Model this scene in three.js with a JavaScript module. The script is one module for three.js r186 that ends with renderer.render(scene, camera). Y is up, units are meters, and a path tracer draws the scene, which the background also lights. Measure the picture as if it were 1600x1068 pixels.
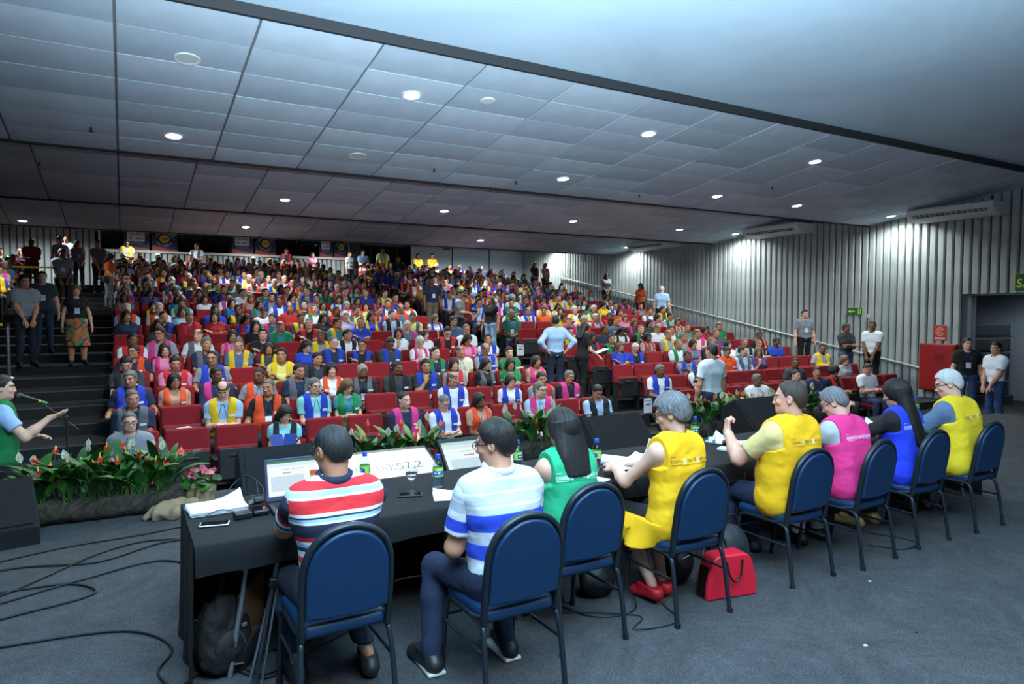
import * as THREE from 'three';
import { RoundedBoxGeometry } from 'three/addons/geometries/RoundedBoxGeometry.js';
import { mergeGeometries } from 'three/addons/utils/BufferGeometryUtils.js';
import { ImprovedNoise } from 'three/addons/math/ImprovedNoise.js';
import { RectAreaLightUniformsLib } from 'three/addons/lights/RectAreaLightUniformsLib.js';

// World: stage floor at y = 0, x to the right, the hall runs towards -z. at(x, d, y) is a point d metres into the hall.
const scene = new THREE.Scene();
scene.background = new THREE.Color(0, 0, 0);
const renderer = new THREE.WebGLRenderer({ antialias: true });
renderer.toneMapping = THREE.LinearToneMapping;
renderer.toneMappingExposure = 1.0;
renderer.shadowMap.enabled = true;
const R = THREE.MathUtils.degToRad, V = (x, y, z) => new THREE.Vector3(x, y, z), at = (x, d, y = 0) => V(x, y, -d);
const camera = new THREE.PerspectiveCamera(53.17, 1600 / 1068, 0.05, 120);
camera.position.set(0, 1.9, 0);
camera.rotation.set(R(-2.63), R(-29.7), 0, 'YXZ');
scene.add(camera);

// ---- large lights -------------------------------------------------------------------------------------------------------------
RectAreaLightUniformsLib.init();
const STAGE_CEIL = 4.85, COOL = new THREE.Color(0.68, 0.87, 1.0);
// the flash on the camera, turned up at the stage ceiling, which throws its light back on the stage
const flash = new THREE.SpotLight(COOL, 1000, 0, R(60), 0.9, 2);
flash.position.set(0.15, 2.15, 0.1); flash.target.position.set(1.2, 4.85, -1.4); flash.castShadow = true; flash.shadow.radius = 2;
scene.add(flash, flash.target);
// stage panels set in the ceiling above and behind the camera
const STAGE_PANELS = [[1.0, -0.9], [5.0, -0.7]];
for (const [x, d] of STAGE_PANELS) {
  const l = new THREE.RectAreaLight(COOL, 15, 2.4, 1.2);
  l.position.copy(at(x, d, STAGE_CEIL - 0.06)); l.rotation.x = -Math.PI / 2; scene.add(l);
}
const DOWN_COLOR = new THREE.Color(0.86, 0.96, 0.97), DOWN_CD = 41, DOWN_GLOW = 14;

// ---- helpers ------------------------------------------------------------------------------------------------------------------
let seed = 7;
const rnd = () => { seed = (seed * 1664525 + 1013904223) >>> 0; return seed / 4294967296; };
const rr = (a, b) => a + (b - a) * rnd(), pick = (a) => a[Math.floor(rnd() * a.length)];
const noise3 = new ImprovedNoise(), nz = (x, y, z) => noise3.noise(x + 31.7, y + 17.3, z + 5.1);
const taken = {};
function numbered(n) { const k = taken[n] = (taken[n] ?? -1) + 1; return k ? n + '_' + String(k).padStart(3, '0') : n; }
const mats = {};
function M(c, rough = 0.8, metal = 0, extra) {
  const key = JSON.stringify([c, rough, metal, extra && Object.keys(extra).map((k) => [k, extra[k]?.uuid ?? extra[k]])]);
  if (mats[key]) return mats[key];
  const phys = extra && ('transmission' in extra || 'clearcoat' in extra || 'sheen' in extra);
  const m = new (phys ? THREE.MeshPhysicalMaterial : THREE.MeshStandardMaterial)({ roughness: rough, metalness: metal, side: THREE.DoubleSide, ...extra });
  m.color.set(c);
  return (mats[key] = m);
}
function fin(g) {
  if (!g.index) { const n = g.attributes.position.count, a = new Uint32Array(n); for (let i = 0; i < n; i++) a[i] = i; g.setIndex(new THREE.BufferAttribute(a, 1)); }
  if (!g.attributes.uv) g.setAttribute('uv', new THREE.BufferAttribute(new Float32Array(g.attributes.position.count * 2), 2));
  if (!g.attributes.normal) g.computeVertexNormals();
  for (const k of Object.keys(g.attributes)) if (!['position', 'normal', 'uv'].includes(k)) g.deleteAttribute(k);
  g.morphAttributes = {};
  return g;
}
const join = (list) => list.length === 1 ? list[0] : mergeGeometries(list.map(fin));
function mesh(name, geo, mat, parent) {
  const m = new THREE.Mesh(Array.isArray(geo) ? join(geo) : geo, mat);
  m.name = name; m.castShadow = m.receiveShadow = true;
  if (parent) parent.add(m);
  return m;
}
function tag(o, label, category, group) { o.userData = { label, category }; if (group) o.userData.group = group; return o; }
function thing(name, label, category, p = [0, 0, 0], turn = 0, group) {
  const o = new THREE.Group(); o.name = numbered(name); scene.add(o);
  if (p.isVector3) o.position.copy(p); else o.position.set(...p);
  o.rotation.y = turn; return tag(o, label, category, group);
}
function solo(name, geo, mat, label, category, p, turn = 0, group) {
  const o = mesh(numbered(name), geo, mat, scene);
  if (p) { if (p.isVector3) o.position.copy(p); else o.position.set(...p); }
  o.rotation.y = turn; return tag(o, label, category, group);
}
function struct(name, geo, mat, label) {
  const o = geo ? mesh(numbered(name), geo, mat, scene) : Object.assign(new THREE.Group(), { name: numbered(name) });
  if (!geo) scene.add(o);
  o.userData = { kind: 'structure' }; if (label) o.userData.label = label; return o;
}
const mv = (g, x = 0, y = 0, z = 0) => g.translate(x, y, z);
const rot = (g, x = 0, y = 0, z = 0) => { if (x) g.rotateX(x); if (y) g.rotateY(y); if (z) g.rotateZ(z); return g; };
const box = (w, h, d, x = 0, y = 0, z = 0) => mv(new THREE.BoxGeometry(w, h, d), x, y, z);
const rbox = (w, h, d, r = 0.01, x = 0, y = 0, z = 0, s = 2) => mv(new RoundedBoxGeometry(w, h, d, s, Math.min(r, w / 2.01, h / 2.01, d / 2.01)), x, y, z);
const cyl = (r0, r1, h, x = 0, y = 0, z = 0, n = 20) => mv(new THREE.CylinderGeometry(r1, r0, h, n), x, y + h / 2, z);
const tube = (pts, r, seg = 24, rad = 6, closed = false) => new THREE.TubeGeometry(new THREE.CatmullRomCurve3(pts.map((p) => p.isVector3 ? p : V(...p)), closed, 'centripetal'), seg, r, rad, closed);
function bar(a, b, r, n = 8) {
  const A = V(...a), B = V(...b), g = new THREE.CylinderGeometry(r, r, A.distanceTo(B), n);
  g.applyQuaternion(new THREE.Quaternion().setFromUnitVectors(V(0, 1, 0), B.clone().sub(A).normalize()));
  return mv(g, (a[0] + b[0]) / 2, (a[1] + b[1]) / 2, (a[2] + b[2]) / 2);
}
const lathe = (pts, n = 28) => new THREE.LatheGeometry(pts.map((p) => new THREE.Vector2(...p)), n);
function uvScale(g, planar) {  // uv in metres, taken from the face's direction
  const p = g.attributes.position, n = g.attributes.normal, uv = new Float32Array(p.count * 2);
  for (let i = 0; i < p.count; i++) {
    const ax = Math.abs(n.getX(i)), ay = Math.abs(n.getY(i)), az = Math.abs(n.getZ(i));
    const [u, v] = ay >= ax && ay >= az ? [p.getX(i), p.getZ(i)] : ax >= az ? [p.getZ(i), p.getY(i)] : [p.getX(i), p.getY(i)];
    uv[i * 2] = u; uv[i * 2 + 1] = v;
  }
  g.setAttribute('uv', new THREE.BufferAttribute(uv, 2)); return g;
}
function dataTex(n, fn, rep = 1, srgb = true) {
  const a = new Uint8Array(n * n * 4);
  for (let y = 0; y < n; y++) for (let x = 0; x < n; x++) {
    const c = fn(x, y, n), i = (y * n + x) * 4;
    for (let k = 0; k < 3; k++) a[i + k] = Math.max(0, Math.min(255, Array.isArray(c) ? c[k] : c));
    a[i + 3] = 255;
  }
  const t = new THREE.DataTexture(a, n, n); t.wrapS = t.wrapT = THREE.RepeatWrapping; t.magFilter = THREE.LinearFilter; t.minFilter = THREE.LinearMipmapLinearFilter; t.generateMipmaps = true;
  if (srgb) t.colorSpace = THREE.SRGBColorSpace;
  t.repeat.set(rep, rep); t.needsUpdate = true; return t;
}
function tileNoise(x, y, n, f, z = 0) { // repeats over n pixels
  const a = x / n * Math.PI * 2, b = y / n * Math.PI * 2, r = f / (2 * Math.PI);
  return nz(Math.cos(a) * r + z, Math.sin(a) * r + Math.cos(b) * r * 1.3, Math.sin(b) * r);
}
function canvasTex(w, h, draw) {
  const c = document.createElement('canvas'); c.width = w; c.height = h;
  draw(c.getContext('2d'), w, h);
  const t = new THREE.CanvasTexture(c); t.colorSpace = THREE.SRGBColorSpace; t.anisotropy = 8; return t;
}

// ---- materials of the room ----------------------------------------------------------------------------------------------------
const carpetMap = dataTex(512, (x, y, n) => { const g = 60 + 26 * (rnd() - 0.5) * 1.9 + 9 * tileNoise(x, y, n, 9) + 6 * tileNoise(x, y, n, 30, 4); return [g * 0.97, g * 1.0, g * 1.04]; }, 1 / 1.6);
const carpetBump = dataTex(256, () => 90 + 165 * rnd(), 1 / 0.35, false);
const carpet = M('#ffffff', 0.97, 0, { map: carpetMap, bumpMap: carpetBump, bumpScale: 0.004 });
const tierMap = dataTex(256, (x, y, n) => { const g = 31 + 12 * (rnd() - 0.5) + 6 * tileNoise(x, y, n, 8); return [g * 0.95, g, g * 1.05]; }, 1 / 1.3);
const tierCarpet = M('#ffffff', 0.97, 0, { map: tierMap });
const nosingMat = M('#4a4f55', 0.6, 0.1);
const tileMap = dataTex(256, (x, y, n) => { const g = 205 + 7 * (rnd() - 0.5) + 8 * tileNoise(x, y, n, 5); return [g * 0.92, g, g * 1.07]; }, 1 / 1.1);
const tileMats = [0, 1, 2].map((i) => M(['#ffffff', '#f4f5f6', '#eceef0'][i], 0.9, 0, { map: tileMap }));
const gridMat = M('#6d7277', 0.8);
const lipMat = M('#26292c', 0.8);
const plasterMap = dataTex(512, (x, y, n) => { const g = 212 + 5 * (rnd() - 0.5) + 9 * tileNoise(x, y, n, 4) + 4 * tileNoise(x, y, n, 17, 3); return [g * 0.89, g, g * 1.08]; }, 1 / 5);
const plaster = M('#ffffff', 0.85, 0, { map: plasterMap });
const slatMap = dataTex(256, (x, y, n) => { const g = 172 + 9 * (rnd() - 0.5) + 12 * tileNoise(x, y, n, 3) + 6 * nz(x * 0.9, 0, 3); return [g * 0.97, g, g * 0.99]; }, 1);
const slatMats = ['#ffffff', '#f6f8f7', '#eef1f1', '#fbfaf6'].map((c) => M(c, 0.5, 0, { map: slatMap }));
const wallDark = M('#3a4046', 0.85), wallGrey = M('#7d858d', 0.85), blackMat = M('#0b0c0e', 0.8);

// ---- floor: stage and tiers ---------------------------------------------------------------------------------------------------
const WALL_X = 17.7, LEFT_X = -13, BACK_D = 30, REAR_D = -6, STAGE_D = 7.75, ROWS = 21, ROW_D = 0.95, ROW_H = 0.16, ROW0 = 8.25, FLOOR0 = -0.45;
const tierY = (k) => FLOOR0 + ROW_H * (k - 1), tierD = (k) => ROW0 + ROW_D * (k - 1);
const floorY = (d) => tierY(Math.max(1, Math.min(ROWS, Math.floor((d - ROW0) / ROW_D) + 1)));
struct('floor', uvScale(join([
  box(11.5 - LEFT_X, 0.6, STAGE_D - REAR_D, (11.5 + LEFT_X) / 2, -0.3, -(STAGE_D + REAR_D) / 2),
  box(2.6, 0.6, 6.5 - REAR_D, 12.8, -0.3, -(6.5 + REAR_D) / 2)]).toNonIndexed()), carpet, 'blue-grey carpeted stage floor');
const tiers = struct('floor', null, null, 'dark carpeted tiers of the hall stepping up to the back');
mesh('tier', uvScale(box(WALL_X + 3 - LEFT_X, 0.5, tierD(2) - REAR_D, (WALL_X + 3 + LEFT_X) / 2, FLOOR0 - 0.25, -(tierD(2) + REAR_D) / 2)), tierCarpet, tiers);
for (let k = 2; k <= ROWS; k++) {
  const d0 = tierD(k), d1 = k === ROWS ? BACK_D + 1.5 : tierD(k + 1) + 0.05, w = WALL_X - LEFT_X, h = 0.5;
  mesh('tier', uvScale(box(w, h, d1 - d0, (WALL_X + LEFT_X) / 2, tierY(k) - h / 2, -(d0 + d1) / 2)), tierCarpet, tiers);
  mesh('nosing', box(w, 0.012, 0.035, (WALL_X + LEFT_X) / 2, tierY(k) + 0.006, -d0 - 0.0175), nosingMat, tiers);
}

// ---- ceilings -----------------------------------------------------------------------------------------------------------------
struct('ceiling', uvScale(box(WALL_X + 3 - LEFT_X, 0.3, 7.07 - REAR_D, (WALL_X + 3 + LEFT_X) / 2, STAGE_CEIL + 0.15, -(7.07 + REAR_D) / 2)), plaster, 'smooth white painted ceiling over the stage');
const SLOPE = 0.13, CAM_Y = 1.9;
const sections = [[7.07, 11.4, 2.29], [11.4, 17.0, 2.28], [17.0, 22.4, 2.28]];
const tileGeo = (() => { // a lay-in panel that sags a little
  const g = new THREE.BoxGeometry(1.222, 0.014, 0.614, 4, 1, 6), p = g.attributes.position;
  for (let i = 0; i < p.count; i++) p.setY(i, p.getY(i) - 0.011 * (1 - (p.getZ(i) / 0.306) ** 2) * (1 - 0.5 * (p.getX(i) / 0.62) ** 2));
  g.computeVertexNormals(); return uvScale(g);
})();
const ceilY = (s, d) => CAM_Y + s[2] + SLOPE * (s[1] - d);
sections.forEach((s, i) => {
  const g = struct('ceiling', null, null, ['hall ceiling of sagging white panels nearest the stage', 'second sloped band of hall ceiling panels', 'third sloped band of hall ceiling panels farthest back'][i]);
  const [d0, d1] = s, ang = Math.atan(SLOPE), len = (d1 - d0) / Math.cos(ang);
  g.position.copy(at(0, d0, ceilY(s, d0))); g.rotation.x = -ang;
  const nrow = Math.ceil(len / 0.628), off = i === 0 ? 0.05 : 0;
  for (let r = 0; r < nrow; r++) for (let c = -4; c < 14; c++) {
    const z = off + r * 0.628 + 0.314; if (z - 0.2 > len) continue;
    const t = mesh('ceiling_tile', tileGeo, tileMats[(r * 7 + c * 5 + 40 + i) % 3], g);
    t.position.set(c * 1.25 + 0.625, 0.012 + rr(-0.002, 0.003), -z); t.rotation.x = rr(-0.006, 0.006); t.rotation.z = rr(-0.002, 0.002);
  }
  mesh('grid', box(18 * 1.25, 0.02, len - 0.02, 5 * 1.25, 0.034, -len / 2), gridMat, g);
  mesh('side_panel', box(-5 - LEFT_X, 0.03, len - 0.02, (LEFT_X - 5) / 2, 0.012, -len / 2), tileMats[0], g);
  mesh('wall_strip', box(WALL_X - 17.5, 0.03, len - 0.02, (WALL_X + 17.5) / 2, 0.012, -len / 2), tileMats[0], g);
  mesh('lip', box(WALL_X - LEFT_X, 0.05, 0.06, (WALL_X + LEFT_X) / 2, 0.005, -len - 0.02), lipMat, g);
  const up = mesh('riser', box(WALL_X - LEFT_X, 0.85, 0.05, (WALL_X + LEFT_X) / 2, 0.45, -len - 0.05), wallGrey, g); up.rotation.x = 0;
});
struct('trim', box(WALL_X - LEFT_X, 0.14, 0.05, (WALL_X + LEFT_X) / 2, STAGE_CEIL - 0.045, -7.095), lipMat, 'dark edge between stage ceiling and hall ceiling');
struct('ceiling', box(WALL_X - LEFT_X, 0.1, BACK_D - 22.4 + 1, (WALL_X + LEFT_X) / 2, CAM_Y + 3.06, -(BACK_D + 1 + 22.4) / 2), tileMats[1], 'flat rear ceiling beyond the last sloped band');

// ---- walls --------------------------------------------------------------------------------------------------------------------
function slatGeo(h, w = 0.164, dep = 0.06) { // a folded metal slat, face towards +z
  const sh = new THREE.Shape(); sh.moveTo(-w / 2, 0); sh.lineTo(-w / 2, -dep * 0.5); sh.lineTo(-w / 2 + 0.024, -dep); sh.lineTo(w / 2 - 0.024, -dep); sh.lineTo(w / 2, -dep * 0.5); sh.lineTo(w / 2, 0); sh.closePath();
  const g = new THREE.ExtrudeGeometry(sh, { depth: h, bevelEnabled: false }); g.rotateX(-Math.PI / 2); return uvScale(g);
}
const wallR = struct('wall_right', join([
  box(0.2, 7, BACK_D + 1 - 8.85, WALL_X + 0.1, 2.6, -(BACK_D + 1 + 8.85) / 2),
  box(0.2, 4, 8.85 - 6.0, WALL_X + 0.1, 2.28 + 2, -(8.85 + 6.0) / 2),
  box(0.2, 7, 6.0 - REAR_D, WALL_X + 0.1, 2.6, -(6.0 + REAR_D) / 2)]), M('#3f474c', 0.8), 'tall wall of vertical silver metal slats on the right');
const tallSlat = slatGeo(5.75).rotateY(-Math.PI / 2), shortSlat = slatGeo(2.9).rotateY(-Math.PI / 2);
for (let i = 0, d = 6.1; d < BACK_D; i++, d += 0.2) {
  const low = d > 8.9, s = mesh('slat', low ? tallSlat : shortSlat, slatMats[(i * 7 + (i >> 2)) % 4], wallR);
  s.position.set(WALL_X, low ? -0.7 : 2.3, -d); s.rotation.y = rr(-0.006, 0.006);
}
struct('wall_left', box(0.2, 8, BACK_D + 1 - REAR_D, LEFT_X - 0.1, 2.5, -(BACK_D + 1 + REAR_D) / 2), wallGrey, 'plain left side wall');
struct('wall_rear', box(WALL_X + 3 - LEFT_X, 8, 0.2, (WALL_X + 3 + LEFT_X) / 2, 2.5, -REAR_D + 0.1), wallGrey, 'backdrop wall behind the stage');
// the side passage on the right of the stage
struct('wall_passage', join([box(0.15, 3.4, 5.3, WALL_X + 2.65, 1.1, -7.85), box(2.4, 3.4, 0.15, WALL_X + 1.4, 1.1, -10.4), box(2.7, 3.4, 0.15, WALL_X + 1.25, 1.1, -5.4), box(2.5, 0.1, 5.2, WALL_X + 1.47, 2.75, -7.9), box(0.1, 3.4, 1.5, WALL_X + 0.26, 1.1, -9.66)]), M('#8d96a0', 0.85), 'grey walls of the side passage by the stage');
struct('door', join([box(0.05, 2.1, 1.3, WALL_X + 2.5, 0.6, -7.9), box(0.07, 2.2, 0.06, WALL_X + 2.5, 0.6, -8.58), box(0.07, 2.2, 0.06, WALL_X + 2.5, 0.6, -7.22)]), M('#17191c', 0.5), 'dark door at the end of the side passage');
struct('trim', join([box(0.22, 2.8, 0.08, WALL_X + 0.09, 0.9, -8.82), box(0.22, 0.06, 2.8, WALL_X + 0.09, 2.29, -7.42)]), M('#59626b', 0.6), 'grey frame around the passage opening');

// back wall: slats below a band of windows, a dark doorway, pale partition panels
const SILL = CAM_Y + 2.24, backFloor = tierY(ROWS);
const wallB = struct('wall_back', join([
  box(-0.75 - LEFT_X, 5, 0.2, (LEFT_X - 0.75) / 2, 3.5, -BACK_D - 0.1),
  box(9.7, SILL - backFloor + 0.6, 0.2, 4.1, (SILL + backFloor - 0.6) / 2, -BACK_D - 0.1),
  box(0.5, 5, 0.3, 9.05, 3.5, -BACK_D - 0.05)]), M('#3f474c', 0.8), 'back wall with silver slats under the booth windows');
const backTall = slatGeo(3.4), backLow = slatGeo(SILL - backFloor - 0.04);
for (let x = -6.9, i = 0; x < 8.8; x += 0.2, i++) {
  const low = x > -0.7, s = mesh('slat', low ? backLow : backTall, slatMats[(i * 5 + (i >> 1)) % 4], wallB);
  s.position.set(x, backFloor, -BACK_D + 0.0);
}
struct('wall_booth', join([box(11, 3.2, 0.1, 4.2, SILL + 1.2, -BACK_D - 3), box(0.1, 3.2, 3, -0.8, SILL + 1.2, -BACK_D - 1.5), box(0.1, 3.2, 3, 9.2, SILL + 1.2, -BACK_D - 1.5), box(11, 0.1, 3, 4.2, SILL - 0.1, -BACK_D - 1.5), box(11, 0.1, 3, 4.2, SILL + 1.9, -BACK_D - 1.5)]), M('#1a2026', 0.9), 'dark control booth behind the windows');
const frameMat = M('#cfd2c4', 0.5), glassMat = M('#8fa0ad', 0.05, 0, { transmission: 1, thickness: 0, ior: 1.45 });
const paneX = [-0.68, 0.05, 1.02, 1.98, 2.95, 3.9, 4.82, 5.72, 6.62, 7.45, 8.1, 8.8];
for (let i = 0; i < paneX.length - 1; i++) {
  const x0 = paneX[i], x1 = paneX[i + 1], w = x1 - x0, h = 1.55, g = struct('window_' + (i + 1), null);
  g.name = 'window_' + (i + 1); g.userData.label = 'booth window pane number ' + (i + 1) + ' from the left';
  g.position.copy(at((x0 + x1) / 2, BACK_D, SILL));
  mesh('window_frame', join([box(0.07, h, 0.1, -w / 2, h / 2, 0), box(0.07, h, 0.1, w / 2 - 0.0, h / 2, 0), box(w, 0.09, 0.14, 0, 0.03, 0.02), box(w, 0.08, 0.1, 0, h - 0.04, 0)]), frameMat, g);
  mesh('pane', box(w - 0.07, h - 0.15, 0.01, 0, h / 2, -0.02), glassMat, g);
}
struct('wall_partition', join([0, 1, 2].map((i) => rbox(1.95, 3.2, 0.08, 0.01, 12.75 + i * 1.99, backFloor + 1.6, -BACK_D + 0.1)).concat([box(0.1, 3.3, 0.1, 11.72, backFloor + 1.65, -BACK_D + 0.1)])), M('#b9c6cf', 0.35), 'pale glossy partition panels at the back right');
for (let i = 0; i < 2; i++) struct('trim', box(0.05, 3.3, 0.1, 13.745 + i * 1.99, backFloor + 1.65, -BACK_D + 0.11), M('#15181b', 0.5), 'black post between partition panels, ' + ['left', 'right'][i] + ' one');
struct('door', join([box(2.4, 3.4, 0.1, 10.5, backFloor + 1.7, -BACK_D - 1.2), box(0.25, 3.4, 1.1, 9.35, backFloor + 1.7, -BACK_D - 0.6), box(0.1, 3.4, 1.1, 11.72, backFloor + 1.7, -BACK_D - 0.6)]), M('#14161a', 0.9), 'dark doorway opening at the back of the hall');
struct('trim', join([box(0.1, 2.6, 0.06, 10.1, backFloor + 1.3, -BACK_D - 1.0), box(2.4, 0.1, 0.06, 10.5, backFloor + 2.65, -BACK_D - 1.0), box(0.08, 2.6, 0.06, 11.4, backFloor + 1.3, -BACK_D - 1.0)]), M('#3a352e', 0.7), 'brown frame of the doorway at the back');
// ---- ceiling lights -----------------------------------------------------------------------------------------------------------
const trimMat = M('#d9dcdd', 0.5), glowMat = M('#ffffff', 0.6, 0, { emissive: new THREE.Color(0.93, 0.98, 1.0), emissiveIntensity: DOWN_GLOW }), dimMat = M('#c9ced2', 0.6);
const ringGeo = lathe([[0.1, -0.004], [0.128, -0.012], [0.135, -0.004], [0.135, 0.01], [0.1, 0.01]], 24), discGeo = lathe([[0, -0.004], [0.07, -0.004], [0.1, -0.001]], 24);
const ordinal = ['first', 'second', 'third', 'fourth', 'fifth', 'sixth', 'seventh', 'eighth', 'ninth', 'tenth', 'eleventh', 'twelfth', 'thirteenth'];
function downlight(s, x, d, label, lit = 1) {
  const y = s ? ceilY(s, d) - 0.012 : CAM_Y + 3.0, t = thing('ceiling_light', label, 'light', at(x, d, y), 0, 'round ceiling downlights');
  t.rotation.x = s ? -Math.atan(SLOPE) : 0;
  mesh('ring', ringGeo, trimMat, t); mesh('diffuser', discGeo, lit ? glowMat : dimMat, t);
  if (lit) {
    const l = new THREE.SpotLight(DOWN_COLOR, DOWN_CD * lit, 0, R(82), 0.5, 2);
    l.position.set(x, y - 0.03, -d); l.target.position.set(x, y - 3, -d); l.castShadow = true; l.shadow.radius = 5; scene.add(l, l.target);
  }
}
[[0.67, 8.2, 0], [3.22, 8.19, 1], [7.07, 8.17, 1], [11.0, 8.17, 0.35]].forEach(([x, d, l], i) => downlight(sections[0], x, d, (l ? 'lit' : 'unlit') + ' round downlight nearest the stage edge, ' + ordinal[i] + ' from left', l));
[[0.67, 10.55, 1], [3.23, 10.5, 0], [7.05, 10.48, 1], [10.94, 10.46, 0.8], [13.5, 10.48, 1], [17.1, 10.45, 0.7]].forEach(([x, d, l], i) => downlight(sections[0], x, d, (l ? 'lit' : 'unlit') + ' downlight in second row of front ceiling band, ' + ordinal[i] + ' from left', l));
[[3.18, 15.7, 1], [6.97, 15.6, 1], [10.84, 15.6, 1], [14.75, 15.6, 1], [17.15, 15.6, 0.7]].forEach(([x, d, l], i) => downlight(sections[1], x, d, 'lit downlight in middle sloped ceiling band, ' + ordinal[i] + ' from left', l));
[[-2.2, 21.9, 0.6], [0.7, 21.2, 0], [3.18, 21.2, 1], [10.84, 21.2, 1], [17.1, 21.0, 0.7]].forEach(([x, d, l], i) => downlight(sections[2], x, d, (l ? 'lit' : 'unlit') + ' downlight in farthest sloped ceiling band, ' + ordinal[i] + ' from left', l));
[[11.9, 27.5, 0.8], [14.5, 27.5, 0.8], [16.9, 26.5, 1.4], [1.0, 28.2, 0.9], [4.6, 28.2, 0.9], [7.8, 28.2, 0.9], [-2.2, 28.0, 0.9], [-4.6, 28.0, 0.9]].forEach(([x, d, l], i) => downlight(null, x, d, 'small downlight in flat rear ceiling, ' + ordinal[i] + ' of eight', l));
[[4.2, 8.0]].forEach(([x, d]) => solo('ceiling_speaker', [lathe([[0, -0.004], [0.08, -0.006], [0.1, -0.002], [0.1, 0.01]], 24)], trimMat, 'flat round white cover plate in front ceiling band', 'speaker', at(x, d, ceilY(sections[0], d) - 0.01)).rotation.x = -Math.atan(SLOPE));
const sprayGeo = [cyl(0.012, 0.012, 0.05, 0, -0.05, 0, 8), cyl(0.03, 0.03, 0.006, 0, -0.055, 0, 10), cyl(0.022, 0.014, 0.012, 0, -0.02, 0, 10)];
[[-0.3, 10.6], [4.6, 10.7], [6.3, 10.9], [11.6, 9.6], [9.2, 10.9]].forEach(([x, d], i) => solo('sprinkler', sprayGeo.map((g) => g.clone()), M('#22262a', 0.5, 0.4), 'small dark sprinkler head in front ceiling band, ' + ordinal[i] + ' from left', 'sprinkler', at(x, d, ceilY(sections[0], d)), 0, 'ceiling sprinklers'));
[[-1.2, 14.6], [0.0, 15.4], [7.2, 13.6]].forEach(([x, d], i) => solo('sprinkler', sprayGeo.map((g) => g.clone()), M('#22262a', 0.5, 0.4), 'small dark sprinkler head in middle ceiling band, ' + ordinal[i] + ' from left', 'sprinkler', at(x, d, ceilY(sections[1], d)), 0, 'ceiling sprinklers'));
{ const t = thing('ceiling_light', 'round downlight in the side passage ceiling', 'light', at(WALL_X + 1.2, 7.6, 2.68)); mesh('ring', ringGeo, trimMat, t); mesh('diffuser', discGeo, glowMat, t); const l = new THREE.SpotLight(DOWN_COLOR, 9, 0, R(82), 0.5, 2); l.position.copy(at(WALL_X + 1.2, 7.6, 2.64)); l.target.position.copy(at(WALL_X + 1.2, 7.6, 0)); l.castShadow = true; l.shadow.radius = 5; scene.add(l, l.target); }
STAGE_PANELS.forEach(([x, d], i) => { const t = thing('ceiling_light', 'large soft stage panel light above the camera, ' + ['left', 'right'][i] + ' one', 'light', at(x, d, STAGE_CEIL)); mesh('frame', box(2.5, 0.05, 1.3, 0, -0.025, 0), trimMat, t); mesh('diffuser', box(2.4, 0.004, 1.2, 0, -0.053, 0), M('#ffffff', 0.6, 0, { emissive: COOL, emissiveIntensity: 1.2 }), t); });

// ---- air conditioners ---------------------------------------------------------------------------------------------------------
const acWhite = M('#c8cccb', 0.4), acDark = M('#2a2f33', 0.6);
[[8.98, 1.95, 2.19, 'nearest the stage'], [14.1, 2.0, 2.27, 'in the middle of the right wall'], [19.7, 2.1, 2.3, 'farthest back on the right wall']].forEach(([d, w, h, where]) => {
  const t = thing('air_conditioner', 'long white ceiling air conditioner ' + where, 'air conditioner', at(WALL_X - 0.42, d, CAM_Y + h), -Math.PI / 2);
  const sh = new THREE.Shape(); sh.moveTo(-0.36, 0.26); sh.lineTo(0.32, 0.26); sh.quadraticCurveTo(0.4, 0.24, 0.36, 0.15); sh.quadraticCurveTo(0.25, 0.03, 0.05, 0); sh.lineTo(-0.36, 0.03); sh.closePath();
  const body = new THREE.ExtrudeGeometry(sh, { depth: w - 0.1, bevelEnabled: true, bevelSize: 0.03, bevelThickness: 0.05, bevelSegments: 3, curveSegments: 8 });
  body.rotateY(-Math.PI / 2); body.translate((w - 0.1) / 2, 0, 0);
  mesh('housing', body, acWhite, t);
  mesh('outlet', rot(box(w - 0.3, 0.1, 0.02), 0.75).translate(0, 0.105, 0.345), acDark, t);
  for (let i = 0; i < 14; i++) mesh('louver', rot(box(0.012, 0.1, 0.03), 0.75).translate(-w / 2 + 0.2 + i * (w - 0.4) / 13, 0.1, 0.35), acWhite, t);
  mesh('vane', rot(box(w - 0.3, 0.012, 0.06), 0.2).translate(0, 0.1, 0.355), acWhite, t);
  mesh('bracket', box(0.03, 0.18, 0.05, -w / 2 + 0.25, 0.36, -0.1), acDark, t); mesh('bracket', box(0.03, 0.18, 0.05, w / 2 - 0.25, 0.36, -0.1), acDark, t);
});

// ---- handrail and wall signs --------------------------------------------------------------------------------------------------
{
  const t = thing('handrail', 'long white handrail sloping along the slatted right wall', 'handrail');
  const P = (d) => [WALL_X - 0.14, 0.45 + (d - 9.9) * 0.182, -d];
  mesh('rail', bar(P(9.9), P(26.4), 0.03, 10), M('#a9afad', 0.4), t);
  for (let d = 10.6; d < 26; d += 1.9) { const p = P(d); mesh('bracket', join([bar(p, [p[0], p[1] - 0.07, p[2]], 0.008, 6), bar([p[0], p[1] - 0.07, p[2]], [WALL_X - 0.03, p[1] - 0.1, p[2]], 0.008, 6)]), M('#9aa09f', 0.4, 0.3), t); }
}
function sign(name, w, h, draw, label, p, turn, px = 256) {
  const t = thing(name, label, 'sign', p, turn), tex = canvasTex(px, Math.round(px * h / w), draw);
  mesh('plate', box(w, h, 0.012), M('#e8e8e8', 0.5), t);
  mesh('print', mv(new THREE.PlaneGeometry(w - 0.004, h - 0.004), 0, 0, 0.0075), M('#ffffff', 0.6, 0, { map: tex }), t); return t;
}
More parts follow.
